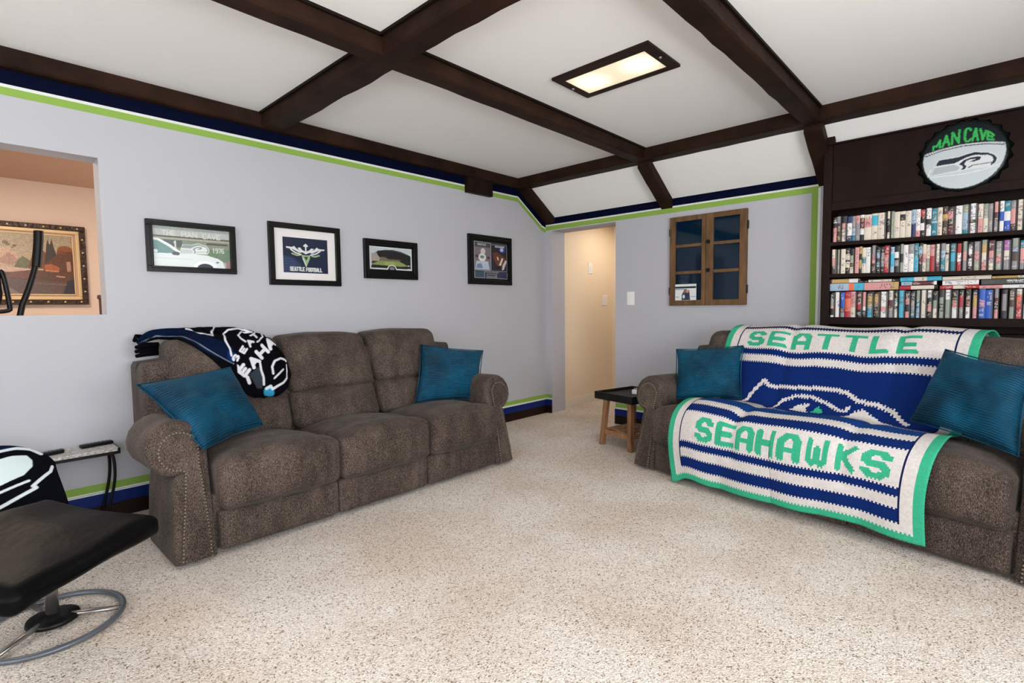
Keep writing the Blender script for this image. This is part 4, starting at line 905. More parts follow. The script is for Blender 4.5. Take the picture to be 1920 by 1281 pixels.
bb('lower_door', .918, -.09, .03, .95, .12, .14); bb('lower_door', -.10, YE+.055, .03, .95, .12, .14)

# ------------------------------------------------------------------ books
PAL = dict(K=rgb(28, 24, 26), W=rgb(234, 230, 227), C=rgb(222, 211, 194), P=rgb(214, 150, 146), R=rgb(178, 36, 48), M=rgb(92, 30, 42), N=rgb(24, 40, 92), B=rgb(26, 84, 182), T=rgb(34, 122, 140), Y=rgb(64, 174, 204),
           G=rgb(142, 138, 142), g=rgb(146, 154, 138), O=rgb(226, 112, 80), U=rgb(196, 160, 98), V=rgb(158, 98, 164), D=rgb(74, 50, 42), L=rgb(160, 186, 206))
NAME = dict(K='black', W='white', C='cream', P='pink', R='red', M='maroon', N='navy', B='bright blue', T='teal', Y='cyan', G='grey', g='sage', O='orange', U='tan', V='purple', D='dark brown', L='pale blue')
M_SPINE = col_mat('book_cover_print', .45); M_PAGES = mat('book_pages', rgb(200, 190, 170), .9)
def parse(code):
    out = []; i = 0
    while i < len(code):
        c = code[i]; i += 1; j = i
        while j < len(code) and (code[j].isdigit() or code[j] == '.'): j += 1
        out.append((c, float(code[i:j]) if j > i else 1.0)); i = j
    return out
def book_mesh(wd_, ht, dp, code, seed, shoulders=(0, 0)):
    """spine faces -x at x=0, width along y (centre 0), height z from 0. returns cover object + pages child"""
    rr = random.Random(seed); segs = parse(code); tot = sum(s_[1] for s_ in segs)
    NZ, NY = 26, 5; cols = np.zeros((NZ, NY, 3))
    main = max(segs, key=lambda q: q[1])[0]
    for k in range(NZ):
        f_ = (k+.5)/NZ; acc = 0
        for c, l in segs:
            acc += l/tot
            if f_ <= acc+1e-9: break
        cols[k, :] = PAL[c]
    # title and author marks
    lum = lambda c: sum(PAL[c])
    k = 2
    while k < NZ-2:
        ln = rr.randint(2, 6)
        if rr.random() < .62:
            for q in range(k, min(k+ln, NZ-2)):
                base = cols[q, 2].sum(); dark = base > .9
                ink = rr.choice([(.04, .04, .06), (.25, .04, .06), (.05, .08, .25)]) if dark else rr.choice([(.62, .6, .56), (.55, .42, .2), (.5, .5, .52)])
                for y_ in (1, 2, 3):
                    if rr.random() < (.45 if dark else .62): cols[q, y_] = np.array(ink)*.6+cols[q, y_]*.4
        k += ln+rr.randint(1, 2)
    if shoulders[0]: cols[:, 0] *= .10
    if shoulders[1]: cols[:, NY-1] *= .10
    h = wd_/2; V = []; Fc = []; C = []
    # spine (slightly rounded)
    for k in range(NZ+1):
        for y_ in range(NY+1):
            a = -1+2*y_/NY; V.append((-.0035*(1-a*a), -h*a, ht*(1-k/NZ)))
    for k in range(NZ):
        for y_ in range(NY): i = k*(NY+1)+y_; Fc.append((i, i+NY+1, i+NY+2, i+1)); C.append(cols[k, y_])
    # covers: two thin slabs
    cc = np.array(PAL[main]); t_ = .0012
    for s_ in (1, -1):
        b0 = len(V); y0, y1 = s_*h, s_*(h-t_)
        V += [(0, y0, 0), (dp, y0, 0), (dp, y0, ht), (0, y0, ht), (0, y1, 0), (dp, y1, 0), (dp, y1, ht), (0, y1, ht)]
        for q in ((0, 1, 2, 3), (4, 7, 6, 5), (0, 4, 5, 1), (3, 2, 6, 7), (1, 5, 6, 2), (0, 3, 7, 4)): Fc.append(tuple(b0+i for i in (q if s_ < 0 else q[::-1]))); C.append(cc)
    me = bpy.data.meshes.new('paperback_book'); me.from_pydata(V, [], Fc)
    at = me.attributes.new('Col', 'FLOAT_COLOR', 'CORNER'); arr = np.ones((len(me.loops), 4), np.float32)
    for p in me.polygons: arr[p.loop_start:p.loop_start+p.loop_total, :3] = C[p.index]
    at.data.foreach_set('color', arr.ravel()); me.materials.append(M_SPINE); me.update()
    ob = link(bpy.data.objects.new('paperback_book', me))
    boxes('pages', [((.0005, -h+t_, .002), (dp-.003, h-t_, ht-.002))], M_PAGES, ob)
    return ob
ORD = ['first', 'second', 'third', 'fourth', 'fifth', 'sixth', 'seventh', 'eighth', 'ninth', 'tenth', 'eleventh', 'twelfth', 'thirteenth', 'fourteenth', 'fifteenth', 'sixteenth', 'seventeenth', 'eighteenth', 'nineteenth', 'twentieth']
TENS = {2: 'twenty', 3: 'thirty', 4: 'forty'}
def ordinal(n):
    if n <= 20: return ORD[n-1]
    t_, u_ = divmod(n, 10)
    return {3: 'thirtieth', 4: 'fortieth'}[t_] if u_ == 0 else TENS[t_]+'-'+ORD[u_-1]
def descr(code):
    seg = sorted(parse(code), key=lambda q: -q[1]); names = []
    for c, _ in seg:
        if NAME[c] not in names: names.append(NAME[c])
    return f'{names[0]} paperback' if len(names) == 1 else f'{names[0]} and {names[1]} paperback'
BOOKS = {
1: "0.909 0.885 K1W.3K1P3|0.884 0.864 G1D3|0.857 0.830 K1P1C2|0.826 0.793 N1W2N1|0.791 0.772 G2L1T1|0.769 0.746 P1G3|0.743 0.720 W.5M2W1K1|0.717 0.676 C1P2C3|0.675 0.639 C.4Y2C3|0.638 0.601 C1|0.588 0.575 C1K2C1|0.567 0.549 g1|0.547 0.517 C1|0.516 0.487 C.5K1C3|0.486 0.457 C1|0.454 0.433 L2N2|0.430 0.408 W3P1|0.406 0.386 R1K1W1K1|0.380 0.352 W2K1W2|0.350 0.320 T2L.5T2|0.319 0.297 C1|0.294 0.270 D1U1D2|0.267 0.240 K.5P1K1M1|0.236 0.197 W1|0.195 0.169 g1L2T.5|0.164 0.131 W3K.6W2|0.127 0.100 C1P1|0.098 0.078 g1C1|0.075 0.056 G1|0.051 0.033 P1D1G1|0.027 0.006 W1B1W1|0.004 -0.022 T1W1B1|-0.025 -0.046 G1P2D1|-0.051 -0.077 C1|-0.082 -0.102 g1C1K1|-0.106 -0.121 R1C1|-0.123 -0.144 N1W1|-0.146 -0.166 C1|-0.169 -0.189 T1K1|-0.191 -0.211 W1",
2: "0.913 0.891 C1P1D1|0.878 0.862 g1G1|0.858 0.826 C1|0.825 0.801 K1C1K.5C1K1|0.798 0.778 K1g1K.5C1|0.773 0.747 P1|0.744 0.728 U1K1U1K1|0.726 0.704 C1T.5C1|0.702 0.674 W1|0.670 0.650 G1P1D1|0.644 0.624 K1L1K.6T1K1|0.618 0.598 K1G1K.4G1K1|0.596 0.575 R1P1R1|0.565 0.543 L1Y2L1|0.540 0.516 K1W1K.5G1K1|0.511 0.492 g1K1g1|0.491 0.464 W1|0.463 0.435 G1W2|0.434 0.412 T1Y1|0.410 0.391 K.5L1K.4M1K1|0.389 0.371 C1P1C1|0.370 0.352 C1g1|0.349 0.326 P1R.3R1|0.322 0.302 C2M1|0.298 0.275 G1L1T2|0.272 0.255 C1K.2C2|0.251 0.224 T1Y1T1|0.219 0.195 R1W1R1|0.190 0.172 g1P1G1|0.164 0.146 K.5W1K.5W1K.5|0.138 0.109 G1P1g1|0.103 0.075 g.5U1C1P1|0.070 0.043 M1P1C1|0.037 0.009 G1g1P1g1|0.003 -0.025 V1C1G1|-0.034 -0.063 g1L.5D1G1|-0.070 -0.093 T1P2G1|-0.098 -0.121 C1|-0.123 -0.141 K1W1K1|-0.145 -0.166 R1|-0.169 -0.189 g1|-0.191 -0.211 B1W1",
3: "0.916 0.892 K1g1P.5K1W.3|0.887 0.855 W1|0.851 0.825 B3M1G1|0.823 0.788 R1O2R1|0.786 0.757 P3C2|0.752 0.726 M1K.4R1K1|0.717 0.696 P2W.5K1|0.691 0.658 K.5U1g.5Y1|0.650 0.625 K.4U2K2|0.615 0.577 W2P.5W1|0.567 0.543 C1M1G1|0.535 0.516 K1T.4C.5K.5C1|0.511 0.481 Y1|0.475 0.453 K1P1K1P1|0.444 0.426 K1G1T1|0.417 0.397 g1T1L1|0.391 0.366 C1|0.358 0.338 W1K1P1K1|0.330 0.309 K1g1C1|0.298 0.275 K1g1K1g1|0.268 0.241 W1g2|0.235 0.208 K1P.5W1|0.198 0.180 K.5R1G1|0.167 0.146 K.5M1W1|0.133 0.111 K.5U1P1|0.105 0.073 B1V.5B1|0.071 0.043 B1|0.033 0.016 G1M1K.4P1|-0.001 -0.022 K.6G2K1|-0.034 -0.056 K.6D1g1|-0.063 -0.093 C.5O1R1|-0.097 -0.116 K1W1|-0.119 -0.139 N1|-0.143 -0.166 C1|-0.169 -0.189 M1K1|-0.191 -0.211 g1"}
ROWS = {1: ('top', 1.648, 1.629, .174, .184), 2: ('middle', 1.421, 1.396, .172, .190), 3: ('bottom', 1.107, 1.100, .176, .184)}
for r, (rn, za, zb_, h0, h1) in ROWS.items():
    L = [b.split() for b in BOOKS[r].split('|')]
    for i, (a, b, code) in enumerate(L):
        a, b = float(a), float(b); yc_ = (a+b)/2
        # fill small gaps so books stand shoulder to shoulder
        nxt = float(L[i+1][0]) if i+1 < len(L) else b-.002; b2 = max(nxt+.001, b-.007)
        wd_ = a-b2; yc_ = (a+b2)/2
        gapn = b-nxt; gapp = (float(L[i-1][1])-a) if i else .01
        ob = book_mesh(wd_, rnd.uniform(h0, h1), .105, code, r*100+i, (gapp > .004, gapn > .004))
        ob.location = (BX+.022+rnd.uniform(0, .012), yc_, tilt(yc_-.0, za, zb_)+.001)
        tag(ob, f'{descr(code)}, {ordinal(i+1)} from the left on the {rn} book shelf', 'book', group=f'upright paperbacks on the {rn} shelf')
HB = "0.920 0.746 1.352 1.381 M.2U2W1|0.926 0.710 1.297 1.350 L2O.5Y1|0.743 0.688 1.352 1.366 K1|0.684 0.510 1.352 1.370 C3K1|0.708 0.512 1.297 1.350 P3U1|0.504 0.286 1.350 1.378 Y1C1Y1|0.498 0.311 1.323 1.348 L1M2W.3|0.506 0.308 1.295 1.321 R1C2K.2|0.282 0.048 1.350 1.374 C1|0.282 0.105 1.318 1.348 W1|0.294 0.105 1.293 1.316 R1C1R1|0.045 -0.185 1.352 1.368 U1C1|0.095 -0.121 1.315 1.350 K1|0.103 -0.110 1.291 1.313 P1W1"
HWHERE = ['lying on top at the far left of the bottom shelf stack', 'lying flat at the far left, directly on the upright books', 'thin, in the gap between the first stacks', 'on top of the second stack', 'at the bottom of the second stack', 'on top of the third stack', 'in the middle of the third stack', 'at the bottom of the third stack', 'on top of the fourth stack', 'in the middle of the fourth stack', 'at the bottom of the fourth stack', 'on top of the fifth stack', 'with white author lettering in the fifth stack', 'at the bottom of the fifth stack']
for i, (spec, wh) in enumerate(zip(HB.split('|'), HWHERE)):
    a, b, z0, z1, code = spec.split(); a, b, z0, z1 = map(float, (a, b, z0, z1))
    dz = -.006*(.9-a)
    ob = book_mesh(z1-z0-.001, a-b, .10, code, 500+i)
    # lay flat: long axis (local z) along +y, thickness (local y) vertical
    ob.rotation_euler = (-PI/2, 0, 0); ob.location = (BX+.030-(.006 if i == 12 else 0), b, (z0+z1)/2+dz)
    tag(ob, f'{descr(code)} lying {wh[6:]}' if wh.startswith('lying') else f'{descr(code)} lying {wh}', 'book', group='paperbacks lying flat above the bottom row')
    if i == 12:
        cvx = Cv(216, 36, 130, 22, PAL['K'], 3); text(cvx, 'KEN', 118, 8, 22, 9, 2.6, (.75, .75, .75), gap=.4); text(cvx, 'FOLLETT', 146, 8, 52, 9, 2.6, (.75, .75, .75), gap=.4)
        text(cvx, 'EYE OF THE NEEDLE', 122, 22, 74, 6, 1.3, (.5, .5, .5), gap=.4); cvx.rect(12, 8, 30, 26, rgb(60, 22, 26)); cvx.rect(36, 12, 60, 24, rgb(40, 60, 44))
        h_ = (z1-z0-.001)/2
        flat_art('spine_title', cvx, (-.0045, -h_+.002, a-b-.002), (0, 0, -(a-b-.004)), (0, 2*h_-.004, 0), M_ART, ob)

# ------------------------------------------------------------------ bottle-cap sign
sg = thing('bottle_cap_sign', 'round metal bottle-cap wall sign reading MAN CAVE above the bookcase books', 'sign', (BX+.022, .205, 2.113))
SR = .198
bm = bmesh.new(); NS = 84
prof_r = [(SR*.2, -.030), (SR+.004, -.030), (SR+.012, -.026), (SR+.018, -.016), (SR+.026, -.003), (SR+.02, -.001), (0.02, -.001)]
rings = []
for pi_, (rr_, xx) in enumerate(prof_r):
    ring = []
    for k in range(NS):
        a = 2*PI*k/NS; amp = {2: .002, 3: .006, 4: .011}.get(pi_, 0)
        q = rr_+amp*math.cos(21*a); ring.append(bm.verts.new((xx, q*math.cos(a), q*math.sin(a))))
    rings.append(ring)
for a_, b_ in zip(rings, rings[1:]):
    for k in range(NS): bm.faces.new((a_[k], a_[(k+1) % NS], b_[(k+1) % NS], b_[k]))
bm_obj('crimped_rim', bm, mat('dark_green_black_enamel', rgb(6, 14, 14), .35, spec=.2), sg, True)
cv = Cv(200, 200, 200, 200, rgb(12, 22, 30), 2)
lg, gr = rgb(196, 204, 206), rgb(52, 176, 84)
cv.ell(100, 100, 99, 99, rgb(14, 40, 36)); cv.ell(100, 100, 97, 97, lg)
top = cv.pmask([(0, 0), (200, 0), (200, 78), (150, 68), (100, 64), (50, 68), (0, 78)])&(((cv.X-100)**2+(cv.Y-100)**2) < 97**2); cv.a[top] = rgb(10, 20, 26)
cv.line([(7, 80), (50, 70.5), (100, 66.5), (150, 70.5), (193, 80)], 2.6, lg); cv.line([(6, 84), (50, 74), (100, 70), (150, 74), (194, 84)], 2.6, rgb(20, 30, 40))
def arcmap(x, y): # text box in 0..100 x 0..10 bends around the upper arc
    bx_ = 19+162*x/100; bot = 64+ (abs(bx_-100)/100)**2*13-4; tp = 100-math.sqrt(max(0, 84**2-(bx_-100)**2)); tp = min(tp, bot-12)
    return (bx_, tp+(bot-tp)*y/10)
text(cv, 'MAN', 5, 0.5, 38, 9, 5.6, gr, arcmap, gap=.42); text(cv, 'CAVE', 52, .5, 40, 9, 5.2, gr, arcmap, gap=.36)
hawk(cv, lambda x, y: (24+x*1.56, 92+y*1.35), rgb(22, 32, 48), rgb(176, 182, 186), rgb(214, 218, 220), rgb(140, 150, 150), False)
cv.line([(14, 150), (24, 128)], 2, rgb(236, 240, 242)); cv.line([(20, 152), (100, 156), (150, 150), (186, 140)], 1.6, rgb(236, 240, 242))
img = cv.out(); NR = 60
pos = np.zeros((NR+1, NS*2+1, 3)); cl = np.zeros_like(pos)
for i in range(NR+1):
    for k in range(NS*2+1):
        a = 2*PI*k/(NS*2); r_ = i/NR
        y_ = -math.cos(a)*r_; z_ = math.sin(a)*r_
        pos[i, k] = (-.030-.010*(1-r_**4), -y_*SR*-1 if False else y_*SR*-1*-1, z_*SR)
        u = (-y_*.985+1)/2*200; v = (1-z_*.985)/2*200
        cl[i, k] = img[min(199, int(v)), min(199, int(u))]
M_ENAMEL = col_mat('printed_enamel', .4, spec=.3)
face = grid_obj('printed_face', pos, cl, M_ENAMEL, sg, True, False)
bm = bmesh.new(); bm.from_mesh(face.data); bmesh.ops.recalc_face_normals(bm, faces=bm.faces); bm.to_mesh(face.data); bm.free()
bm = bmesh.new(); lathe(bm, [(.004, 0), (.006, .002), (.006, .004)], 10); nail = bm_obj('nail', bm, M_STEEL, sg, True); nail.rotation_euler = (0, -PI/2, 0); nail.location = (-.003, 0, .243)

# ------------------------------------------------------------------ end table beside right sofa
et = thing('end_table', 'small rustic wooden end table with black tray top beside the right-hand sofa', 'table', (4.0, 2.315, 0), RA)
def loc_box(name, lo, hi, m, parent, bev=.003, f=None):
    bm = bmesh.new(); box(bm, lo, hi, bev, f=f); return bm_obj(name, bm, m, parent)
M_TRAY = mat('black_distressed_wood', rgb(26, 26, 26), .5, spec=.2, var=(14, .5, 5), bump=(30, .2, .002))
tt = boxes('tray_top', [((-.21, -.235, .425), (.21, .235, .447))], M_TRAY, et, bev=.003)
for nm, lo, hi in (('rim', (-.215, -.24, .405), (-.198, .24, .468)), ('rim', (.198, -.24, .405), (.215, .24, .468)), ('rim', (-.198, -.24, .405), (.198, -.223, .468)), ('rim', (-.198, .223, .405), (.198, .24, .468))): loc_box(nm, lo, hi, M_TRAY, et)
for sx_ in (-1, 1):
    for sy_ in (-1, 1):
        def spl(p, sx_=sx_, sy_=sy_): k = (.425-p[2])/.425; return (p[0]+sx_*.030*k, p[1]+sy_*.030*k, p[2])
        loc_box('leg', (sx_*.135-.021, sy_*.165-.021, 0), (sx_*.135+.021, sy_*.165+.021, .425), M_RUSTIC, et, f=spl)
for sy_ in (-1, 1): loc_box('stretcher', (-.135, sy_*.185-.012, .098), (.135, sy_*.185+.012, .138), M_RUSTIC, et)
for sx_ in (-1, 1): loc_box('stretcher', (sx_*.155-.012, -.175, .098), (sx_*.155+.012, .175, .138), M_RUSTIC, et)
for k in range(5): loc_box('shelf_slat', (-.135+k*.056, -.172, .138), (-.135+k*.056+.046, .172, .150), M_RUSTIC, et)
cup = thing('white_box', 'small white box with silver rim on the black tray top table', 'box', (4.03, 2.27, .449), .3)
boxes('box_body', [((-.06, -.045, 0), (.06, .045, .038))], M_PLATE, cup, bev=.006); boxes('metal_rim', [((-.05, -.035, .037), (.05, .035, .041))], M_STEEL, cup, bev=.001)

# ------------------------------------------------------------------ ottoman (front left)
ot = thing('leather_ottoman', 'black leather footstool with tilted cushion on a steel ring base', 'ottoman', (.21, 2.645, 0))
bm = bmesh.new(); RR = .225
cxo, cyo = -.012, -.02
tube(bm, [(cxo+RR*math.cos(2*PI*k/56), cyo+RR*math.sin(2*PI*k/56), .014) for k in range(56)], .0125, 10, closed=True, flat=.8)
bm_obj('ring_base', bm, M_GREYMET, ot, True)
for a in (-20, 100, 220):
    bm = bmesh.new(); c_, s_ = math.cos(math.radians(a)), math.sin(math.radians(a))
    tube(bm, [(0, 0, .028), (cxo*.5+.11*c_, cyo*.5+.11*s_, .024), (cxo+RR*c_, cyo+RR*s_, .016)], [.014, .013, .011], 10, flat=.7); bm_obj('spoke', bm, M_STEEL, ot, True)
bm = bmesh.new(); lathe(bm, [(.074, .010), (.084, .016), (.080, .030), (.045, .038), (.024, .046)], 32); bm_obj('hub', bm, M_BLACK, ot, True)
bm = bmesh.new(); cyl(bm, (0, 0, .03), (-.006, -.01, .345), .0215, seg=24); bm_obj('post', bm, M_STEEL, ot, True)
# cushion: long side runs from lower-left front to right
CA = math.atan2(.62, .78); n_ = 22
def cush(p, q):
    x, y, z = p; tl = .01*x+.10*y
    z2 = z+tl-.018*(abs(q[0])**3)*(1 if q[2] < 0 else .2)+.008*math.sin(x*9+y*4)*(q[2] > 0)+.035*max(0, q[1])**2
    return (x*(1-.04*q[1]), y, z2)
cu = soft('cushion', M_LEATHER, ot, (-.285, -.235, -.036), (.285, .235, .036), .036, (.015, .012, .016), n=26, f=cush, wr=.010, ws=6)
cu.rotation_euler = (0, 0, CA); cu.location = (-.045, -.20, .374)
bm = bmesh.new(); box(bm, (-.12, -.10, -.012), (.12, .10, 0), .004); sp_ = bm_obj('mounting_plate', bm, M_BLACK, ot); sp_.rotation_euler = (.12, 0, CA); sp_.location = (-.01, -.03, .345)

# ------------------------------------------------------------------ armchair with blanket (left edge)
ch = thing('leather_armchair', 'black leather armchair at the left edge, mostly hidden by a blanket', 'armchair', (-.12, 3.08, 0))
soft('seat', M_LEATHER, ch, (-.42, -.12, .24), (.34, .14, .36), .05, (.01, .01, .02), n=12)
soft('backrest', M_LEATHER, ch, (-.42, .10, .30), (.12, .24, .58), .05, (.0, .02, .01), n=12)
bm = bmesh.new(); cyl(bm, (0, .12, .03), (0, .12, .31), .028); bm_obj('post', bm, M_STEEL, ch, True)
bm = bmesh.new(); tube(bm, [(.24*math.cos(2*PI*k/48), .12+.24*math.sin(2*PI*k/48), .014) for k in range(48)], .012, 10, closed=True); bm_obj('ring_base', bm, M_GREYMET, ch, True)
for a in (30, 150, 270):
    bm = bmesh.new(); c_, s_ = math.cos(math.radians(a)), math.sin(math.radians(a)); tube(bm, [(0, .12, .024), (.24*c_, .12+.24*s_, .015)], .012, 8); bm_obj('spoke', bm, M_STEEL, ch, True)
cv = Cv(1000, 900, 330, 300, rgb(6, 7, 13), 2)   # design frame: crop of the visible corner shifted right by 200
ox = 160
Q = lambda pts: [(x+ox, y) for x, y in pts]
cv.poly(Q([(-160, 0), (0, 80), (200, 95), (400, 150), (520, 190), (400, 180), (0, 330), (-160, 400)]), rgb(8, 18, 46))
cl_ = rgb(196, 204, 208)
cv.line(Q([(-160, 420), (0, 350), (100, 300), (200, 235), (300, 200), (420, 190), (500, 205), (560, 245)]), 26, cl_)
cv.poly(Q([(150, 330), (200, 322), (290, 280), (400, 260), (480, 268), (515, 320), (520, 380), (480, 450), (350, 510), (240, 580), (200, 580), (210, 500), (160, 400)]), rgb(196, 210, 208))
cv.poly(Q([(70, 510), (110, 480), (135, 520), (120, 570), (80, 560)]), rgb(170, 200, 196)); cv.line(Q([(0, 490), (60, 450), (90, 420)]), 18, cl_)
cv.line(Q([(0, 660), (40, 620), (80, 590), (150, 620), (200, 600), (250, 610), (330, 570), (390, 550), (510, 505)]), 20, cl_)
cv.line(Q([(0, 700), (70, 660), (110, 620)]), 20, cl_); cv.line(Q([(95, 735), (120, 670), (180, 630), (260, 625)]), 26, cl_)
cv.line(Q([(650, 370), (640, 430), (590, 490), (540, 550), (560, 570), (400, 660), (200, 760), (0, 860), (-160, 930)]), 26, cl_)
cb = thing('fleece_blanket', 'black fleece blanket with white bird emblem draped over the armchair at left', 'blanket', (.1, 3.0, .45))
o_ = (.1, 3.0, .45)
T = [(-.42, 3.16, .66), (-.10, 3.16, .648), (.119, 3.16, .629), (.185, 3.16, .61), (.236, 3.15, .580), (.272, 3.13, .551), (.290, 3.10, .526)]
dT = [(-420, 60), (-100, 90), (ox, 102), (ox+256, 115), (ox+448, 172), (ox+588, 237), (ox+665, 307)]
B = [(-.45, 2.92, .26), (-.10, 2.92, .26), (.08, 2.92, .27), (.20, 2.93, .28), (.318, 2.96, .31)]
dB = [(-420, 1300), (-100, 1150), (ox, 1000), (ox+400, 950), (ox+820, 860)]
Lf = [T[0], (-.46, 3.02, .5), B[0]]; dL = [dT[0], (-440, 500), dB[0]]
Rg = [T[-1], (.297, 3.06, .467), (.304, 3.02, .408), B[-1]]; dR = [dT[-1], (ox+717, 480), (ox+768, 652), dB[-1]]
printed_cloth('fleece', rel(T, o_), rel(B, o_), rel(Lf, o_), rel(Rg, o_), dT, dB, dL, dR, cv, M_FLEECE, cb, 260, 170, lambda u, v: -.012*np.sin(v*3.1)*np.sin(u*9)-.02*np.sin(v*PI))
# ------------------------------------------------------------------ side stand with remotes
ss = thing('side_stand', 'narrow speckled side stand with bent black legs against the left wall', 'table', (.43, 3.66, 0))
M_SPECK = mat('speckled_grey_top', rgb(190, 186, 180), .5, var=(60, .6, 6))
boxes('top', [((-.17, -.095, .444), (.17, .095, .452))], M_SPECK, ss, bev=.002)
boxes('front_lip', [((-.17, -.106, .436), (.165, -.1035, .452))], M_SPECK, ss)
boxes('rim', [((-.178, -.103, .418), (.178, -.093, .450)), ((-.178, .093, .418), (.178, .103, .450)), ((-.178, -.093, .418), (-.168, .093, .450)), ((.168, -.093, .418), (.178, .093, .450)), ((-.17, -.095, .425), (.17, .095, .444))], M_BLACK, ss, bev=.002)
for x in (-.13, .145):
    for y, s_ in ((-.045, -1), (.065, 1)):
        bm = bmesh.new(); tube(bm, [tuple(p) for p in smoothpts([(x, y, .43), (x+.012, y+s_*.012, .36), (x+.006, y+s_*.016, .24), (x-.03, y+s_*.006, .10), (x-.04, y, .004)], 2)], .0075, 8); bm_obj('leg', bm, M_BLACK, ss, True)
def remote(label, loc, rz, l=.15, w_=.045):
    t = thing('remote_control', label, 'remote control', loc, rz, 'remote controls on the side stand')
    boxes('body', [((-l/2, -w_/2, 0), (l/2, w_/2, .018))], M_BLACK, t, bev=.007)
    bm = bmesh.new()
    for i in range(7):
        for j in range(3): box(bm, (-l/2+.018+i*.017, -.012+j*.010-.003, .017), (-l/2+.027+i*.017, -.012+j*.010+.003, .0205))
    bm_obj('buttons', bm, M_GREYMET, t)['kind'] = 'stuff'
remote('black remote control at the right end of the side stand', (.525, 3.70, .453), .12)
remote('black remote control at the left end of the side stand, by the blanket', (.315, 3.65, .453), .30, .13)

# ------------------------------------------------------------------ far room: painting, exercise machine, post
pt = thing('landscape_painting', 'gilt framed woodland landscape painting in the room beyond the wall opening', 'painting', (.40, 6.65, 1.662))
a, b = .55, .378
M_DKGOLD = mat('carved_dark_gilt', rgb(52, 32, 20), .4, metal=.2, var=(30, .7, 6), bump=(35, .8, .012)); M_GOLD = mat('gilt_molding', rgb(222, 192, 144), .45, metal=.15)
def ringf(name, a, b, w_, d0, d1, m):
    return boxes(name, [((-a, -d1, b-w_), (a, -d0, b)), ((-a, -d1, -b), (a, -d0, -b+w_)), ((-a, -d1, -b+w_), (-a+w_, -d0, b-w_)), ((a-w_, -d1, -b+w_), (a, -d0, b-w_))], m, pt, bev=.004)
ringf('carved_frame', a, b, .046, 0, .05, M_DKGOLD); ringf('gilt_inner_frame', a-.046, b-.046, .030, 0, .035, M_GOLD); ringf('gilt_inner_frame', a-.089, b-.089, .012, 0, .02, M_GOLD)
bm = bmesh.new()
for k in range(9):
    for z in (b-.025, -b+.025): bmesh.ops.create_icosphere(bm, subdivisions=2, radius=.009, matrix=Matrix.Translation((-a+.06+k*(2*a-.12)/8, -.05, z)))
for k in range(1, 6):
    for x in (a-.027, -a+.027): bmesh.ops.create_icosphere(bm, subdivisions=2, radius=.009, matrix=Matrix.Translation((x, -.05, -b+k*b/3)))
bm_obj('carved_rosettes', bm, M_GOLD, pt, True)
cv = Cv(300, 190, 260, 165, rgb(172, 156, 128), 2)
for k in range(10): cv.rect(0, k*9, 300, k*9+9, tuple(np.array(rgb(162, 148, 122))*(1+.025*k)))
cv.poly([(0, 70), (40, 50), (90, 62), (120, 50), (150, 44), (176, 76), (150, 100), (0, 104)], rgb(190, 162, 138)); cv.poly([(120, 90), (150, 60), (175, 88), (150, 100)], rgb(168, 132, 116))
for x, y, r in ((143, 30, 7), (149, 36, 5), (163, 39, 5), (158, 45, 3), (30, 40, 9), (60, 52, 7)): cv.ell(x, y, r, r*.8, rgb(112, 88, 66))
cv.poly([(160, 104), (168, 84), (180, 70), (190, 78), (205, 92), (205, 110), (160, 110)], rgb(104, 104, 74)); cv.poly([(192, 100), (204, 60), (214, 50), (226, 46), (236, 60), (240, 108), (192, 110)], rgb(112, 66, 40))
cv.poly([(228, 104), (234, 60), (237, 30), (241, 12), (244, 30), (247, 26), (250, 9), (255, 40), (262, 70), (266, 104)], rgb(58, 50, 40)); cv.ell(281, 47, 19, 16, rgb(138, 82, 44)); cv.ell(272, 56, 12, 10, rgb(118, 66, 36)); cv.ell(292, 60, 12, 12, rgb(104, 60, 34))
cv.poly([(262, 60), (300, 56), (300, 130), (225, 126), (228, 96)], rgb(96, 58, 34)); cv.poly([(283, 84), (293, 82), (294, 114), (284, 116)], rgb(176, 132, 116)); cv.poly([(229, 96), (246, 92), (266, 104), (262, 118), (230, 120)], rgb(164, 92, 48))
cv.poly([(0, 106), (135, 104), (200, 110), (205, 122), (140, 120), (0, 124)], rgb(196, 168, 150)); cv.poly([(205, 112), (300, 124), (300, 190), (0, 190), (0, 122), (150, 122)], rgb(92, 62, 46))
cv.poly([(150, 124), (196, 116), (214, 130), (180, 142), (140, 138)], rgb(112, 70, 62)); cv.line([(232, 114), (262, 116)], 4, rgb(186, 130, 84)); cv.line([(258, 132), (276, 134)], 4, rgb(190, 142, 106)); cv.poly([(0, 146), (150, 142), (280, 152), (300, 190), (0, 190)], rgb(94, 76, 70)); cv.poly([(0, 165), (135, 160), (170, 190), (0, 190)], rgb(130, 112, 104))
cv.poly([(282, 148), (300, 140), (300, 190), (270, 190)], rgb(46, 46, 54)); cv.line([(200, 155), (280, 160)], 3, rgb(120, 92, 78)); cv.noise(.25, 6, 4)
flat_art('canvas', cv, (-a+.10, -.012, b-.10), (2*a-.20, 0, 0), (0, 0, -(2*b-.20)), M_ART, pt)
em = thing('exercise_machine', 'black elliptical exercise machine handles seen through the wall opening', 'exercise machine', (.25, 4.75, 0))
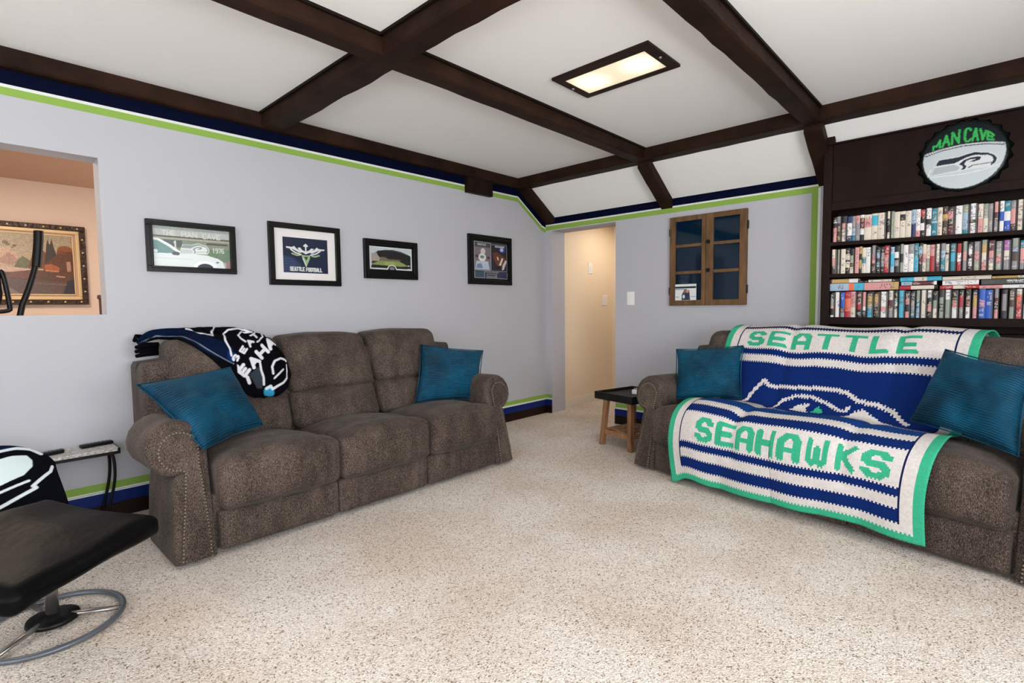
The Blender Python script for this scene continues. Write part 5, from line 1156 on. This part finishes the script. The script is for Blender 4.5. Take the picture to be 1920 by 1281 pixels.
def et_tube(name, pts, r, m=M_BLACK):
    bm = bmesh.new(); tube(bm, [tuple(p) for p in smoothpts([(x-.25, y-4.75, z) for x, y, z in pts], 2)], r, 12); return bm_obj(name, bm, m, em, True)
et_tube('swing_arm', [(.433, 4.70, 1.745), (.428, 4.70, 1.66), (.413, 4.70, 1.535), (.369, 4.70, 1.37), (.305, 4.70, 1.19), (.27, 4.70, .6), (.27, 4.72, .35)], .017)
et_tube('foam_grip', [(.4335, 4.70, 1.75), (.43, 4.70, 1.68), (.419, 4.70, 1.58), (.411, 4.70, 1.51)], .026)
et_tube('swing_arm', [(.10, 5.25, 1.80), (.09, 5.25, 1.6), (.05, 5.22, 1.35), (.02, 5.2, .9), (.05, 5.1, .35)], .017)
et_tube('fixed_handle', [(.12, 4.72, 1.215), (.27, 4.72, 1.215), (.272, 4.72, 1.25), (.252, 4.72, 1.45), (.236, 4.72, 1.485), (.22, 4.72, 1.45), (.235, 4.75, 1.26), (.10, 4.78, 1.1)], .014)
et_tube('upright_mast', [(.02, 4.95, .1), (.05, 4.95, .8), (.10, 4.95, 1.25)], .03)
boxes('console', [((-.22, .1, 1.2), (-.02, .3, 1.42))], M_BLACK, em, bev=.02)
boxes('base_rail', [((-.9, -.05, 0), (.35, .02, .06)), ((-.9, .38, 0), (.35, .45, .06)), ((.27, -.05, 0), (.34, .45, .06)), ((-.9, -.05, 0), (-.83, .45, .06))], M_BLACK, em, bev=.01)
bm = bmesh.new(); tube(bm, [(-.1, .14, .34), (-.1, .26, .34)], .27, 32); bm_obj('flywheel_housing', bm, M_BLACK, em, True)
for y in (-.02, .36): boxes('pedal', [((-.5, y, .25), (-.12, y+.10, .28))], M_BLACK, em, bev=.01)
po = thing('newel_post', 'brown wooden newel post at the right side of the wall opening', 'post', (1.0, 6.28, 0))
M_RUSTIC = mat('dull_brown_post', rgb(84, 60, 56), .6)
boxes('shaft', [((-.022, -.022, 0), (.022, .022, 1.33))], M_RUSTIC, po, bev=.004); boxes('cap', [((-.032, -.032, 1.33), (.032, .032, 1.37))], M_RUSTIC, po, bev=.008)
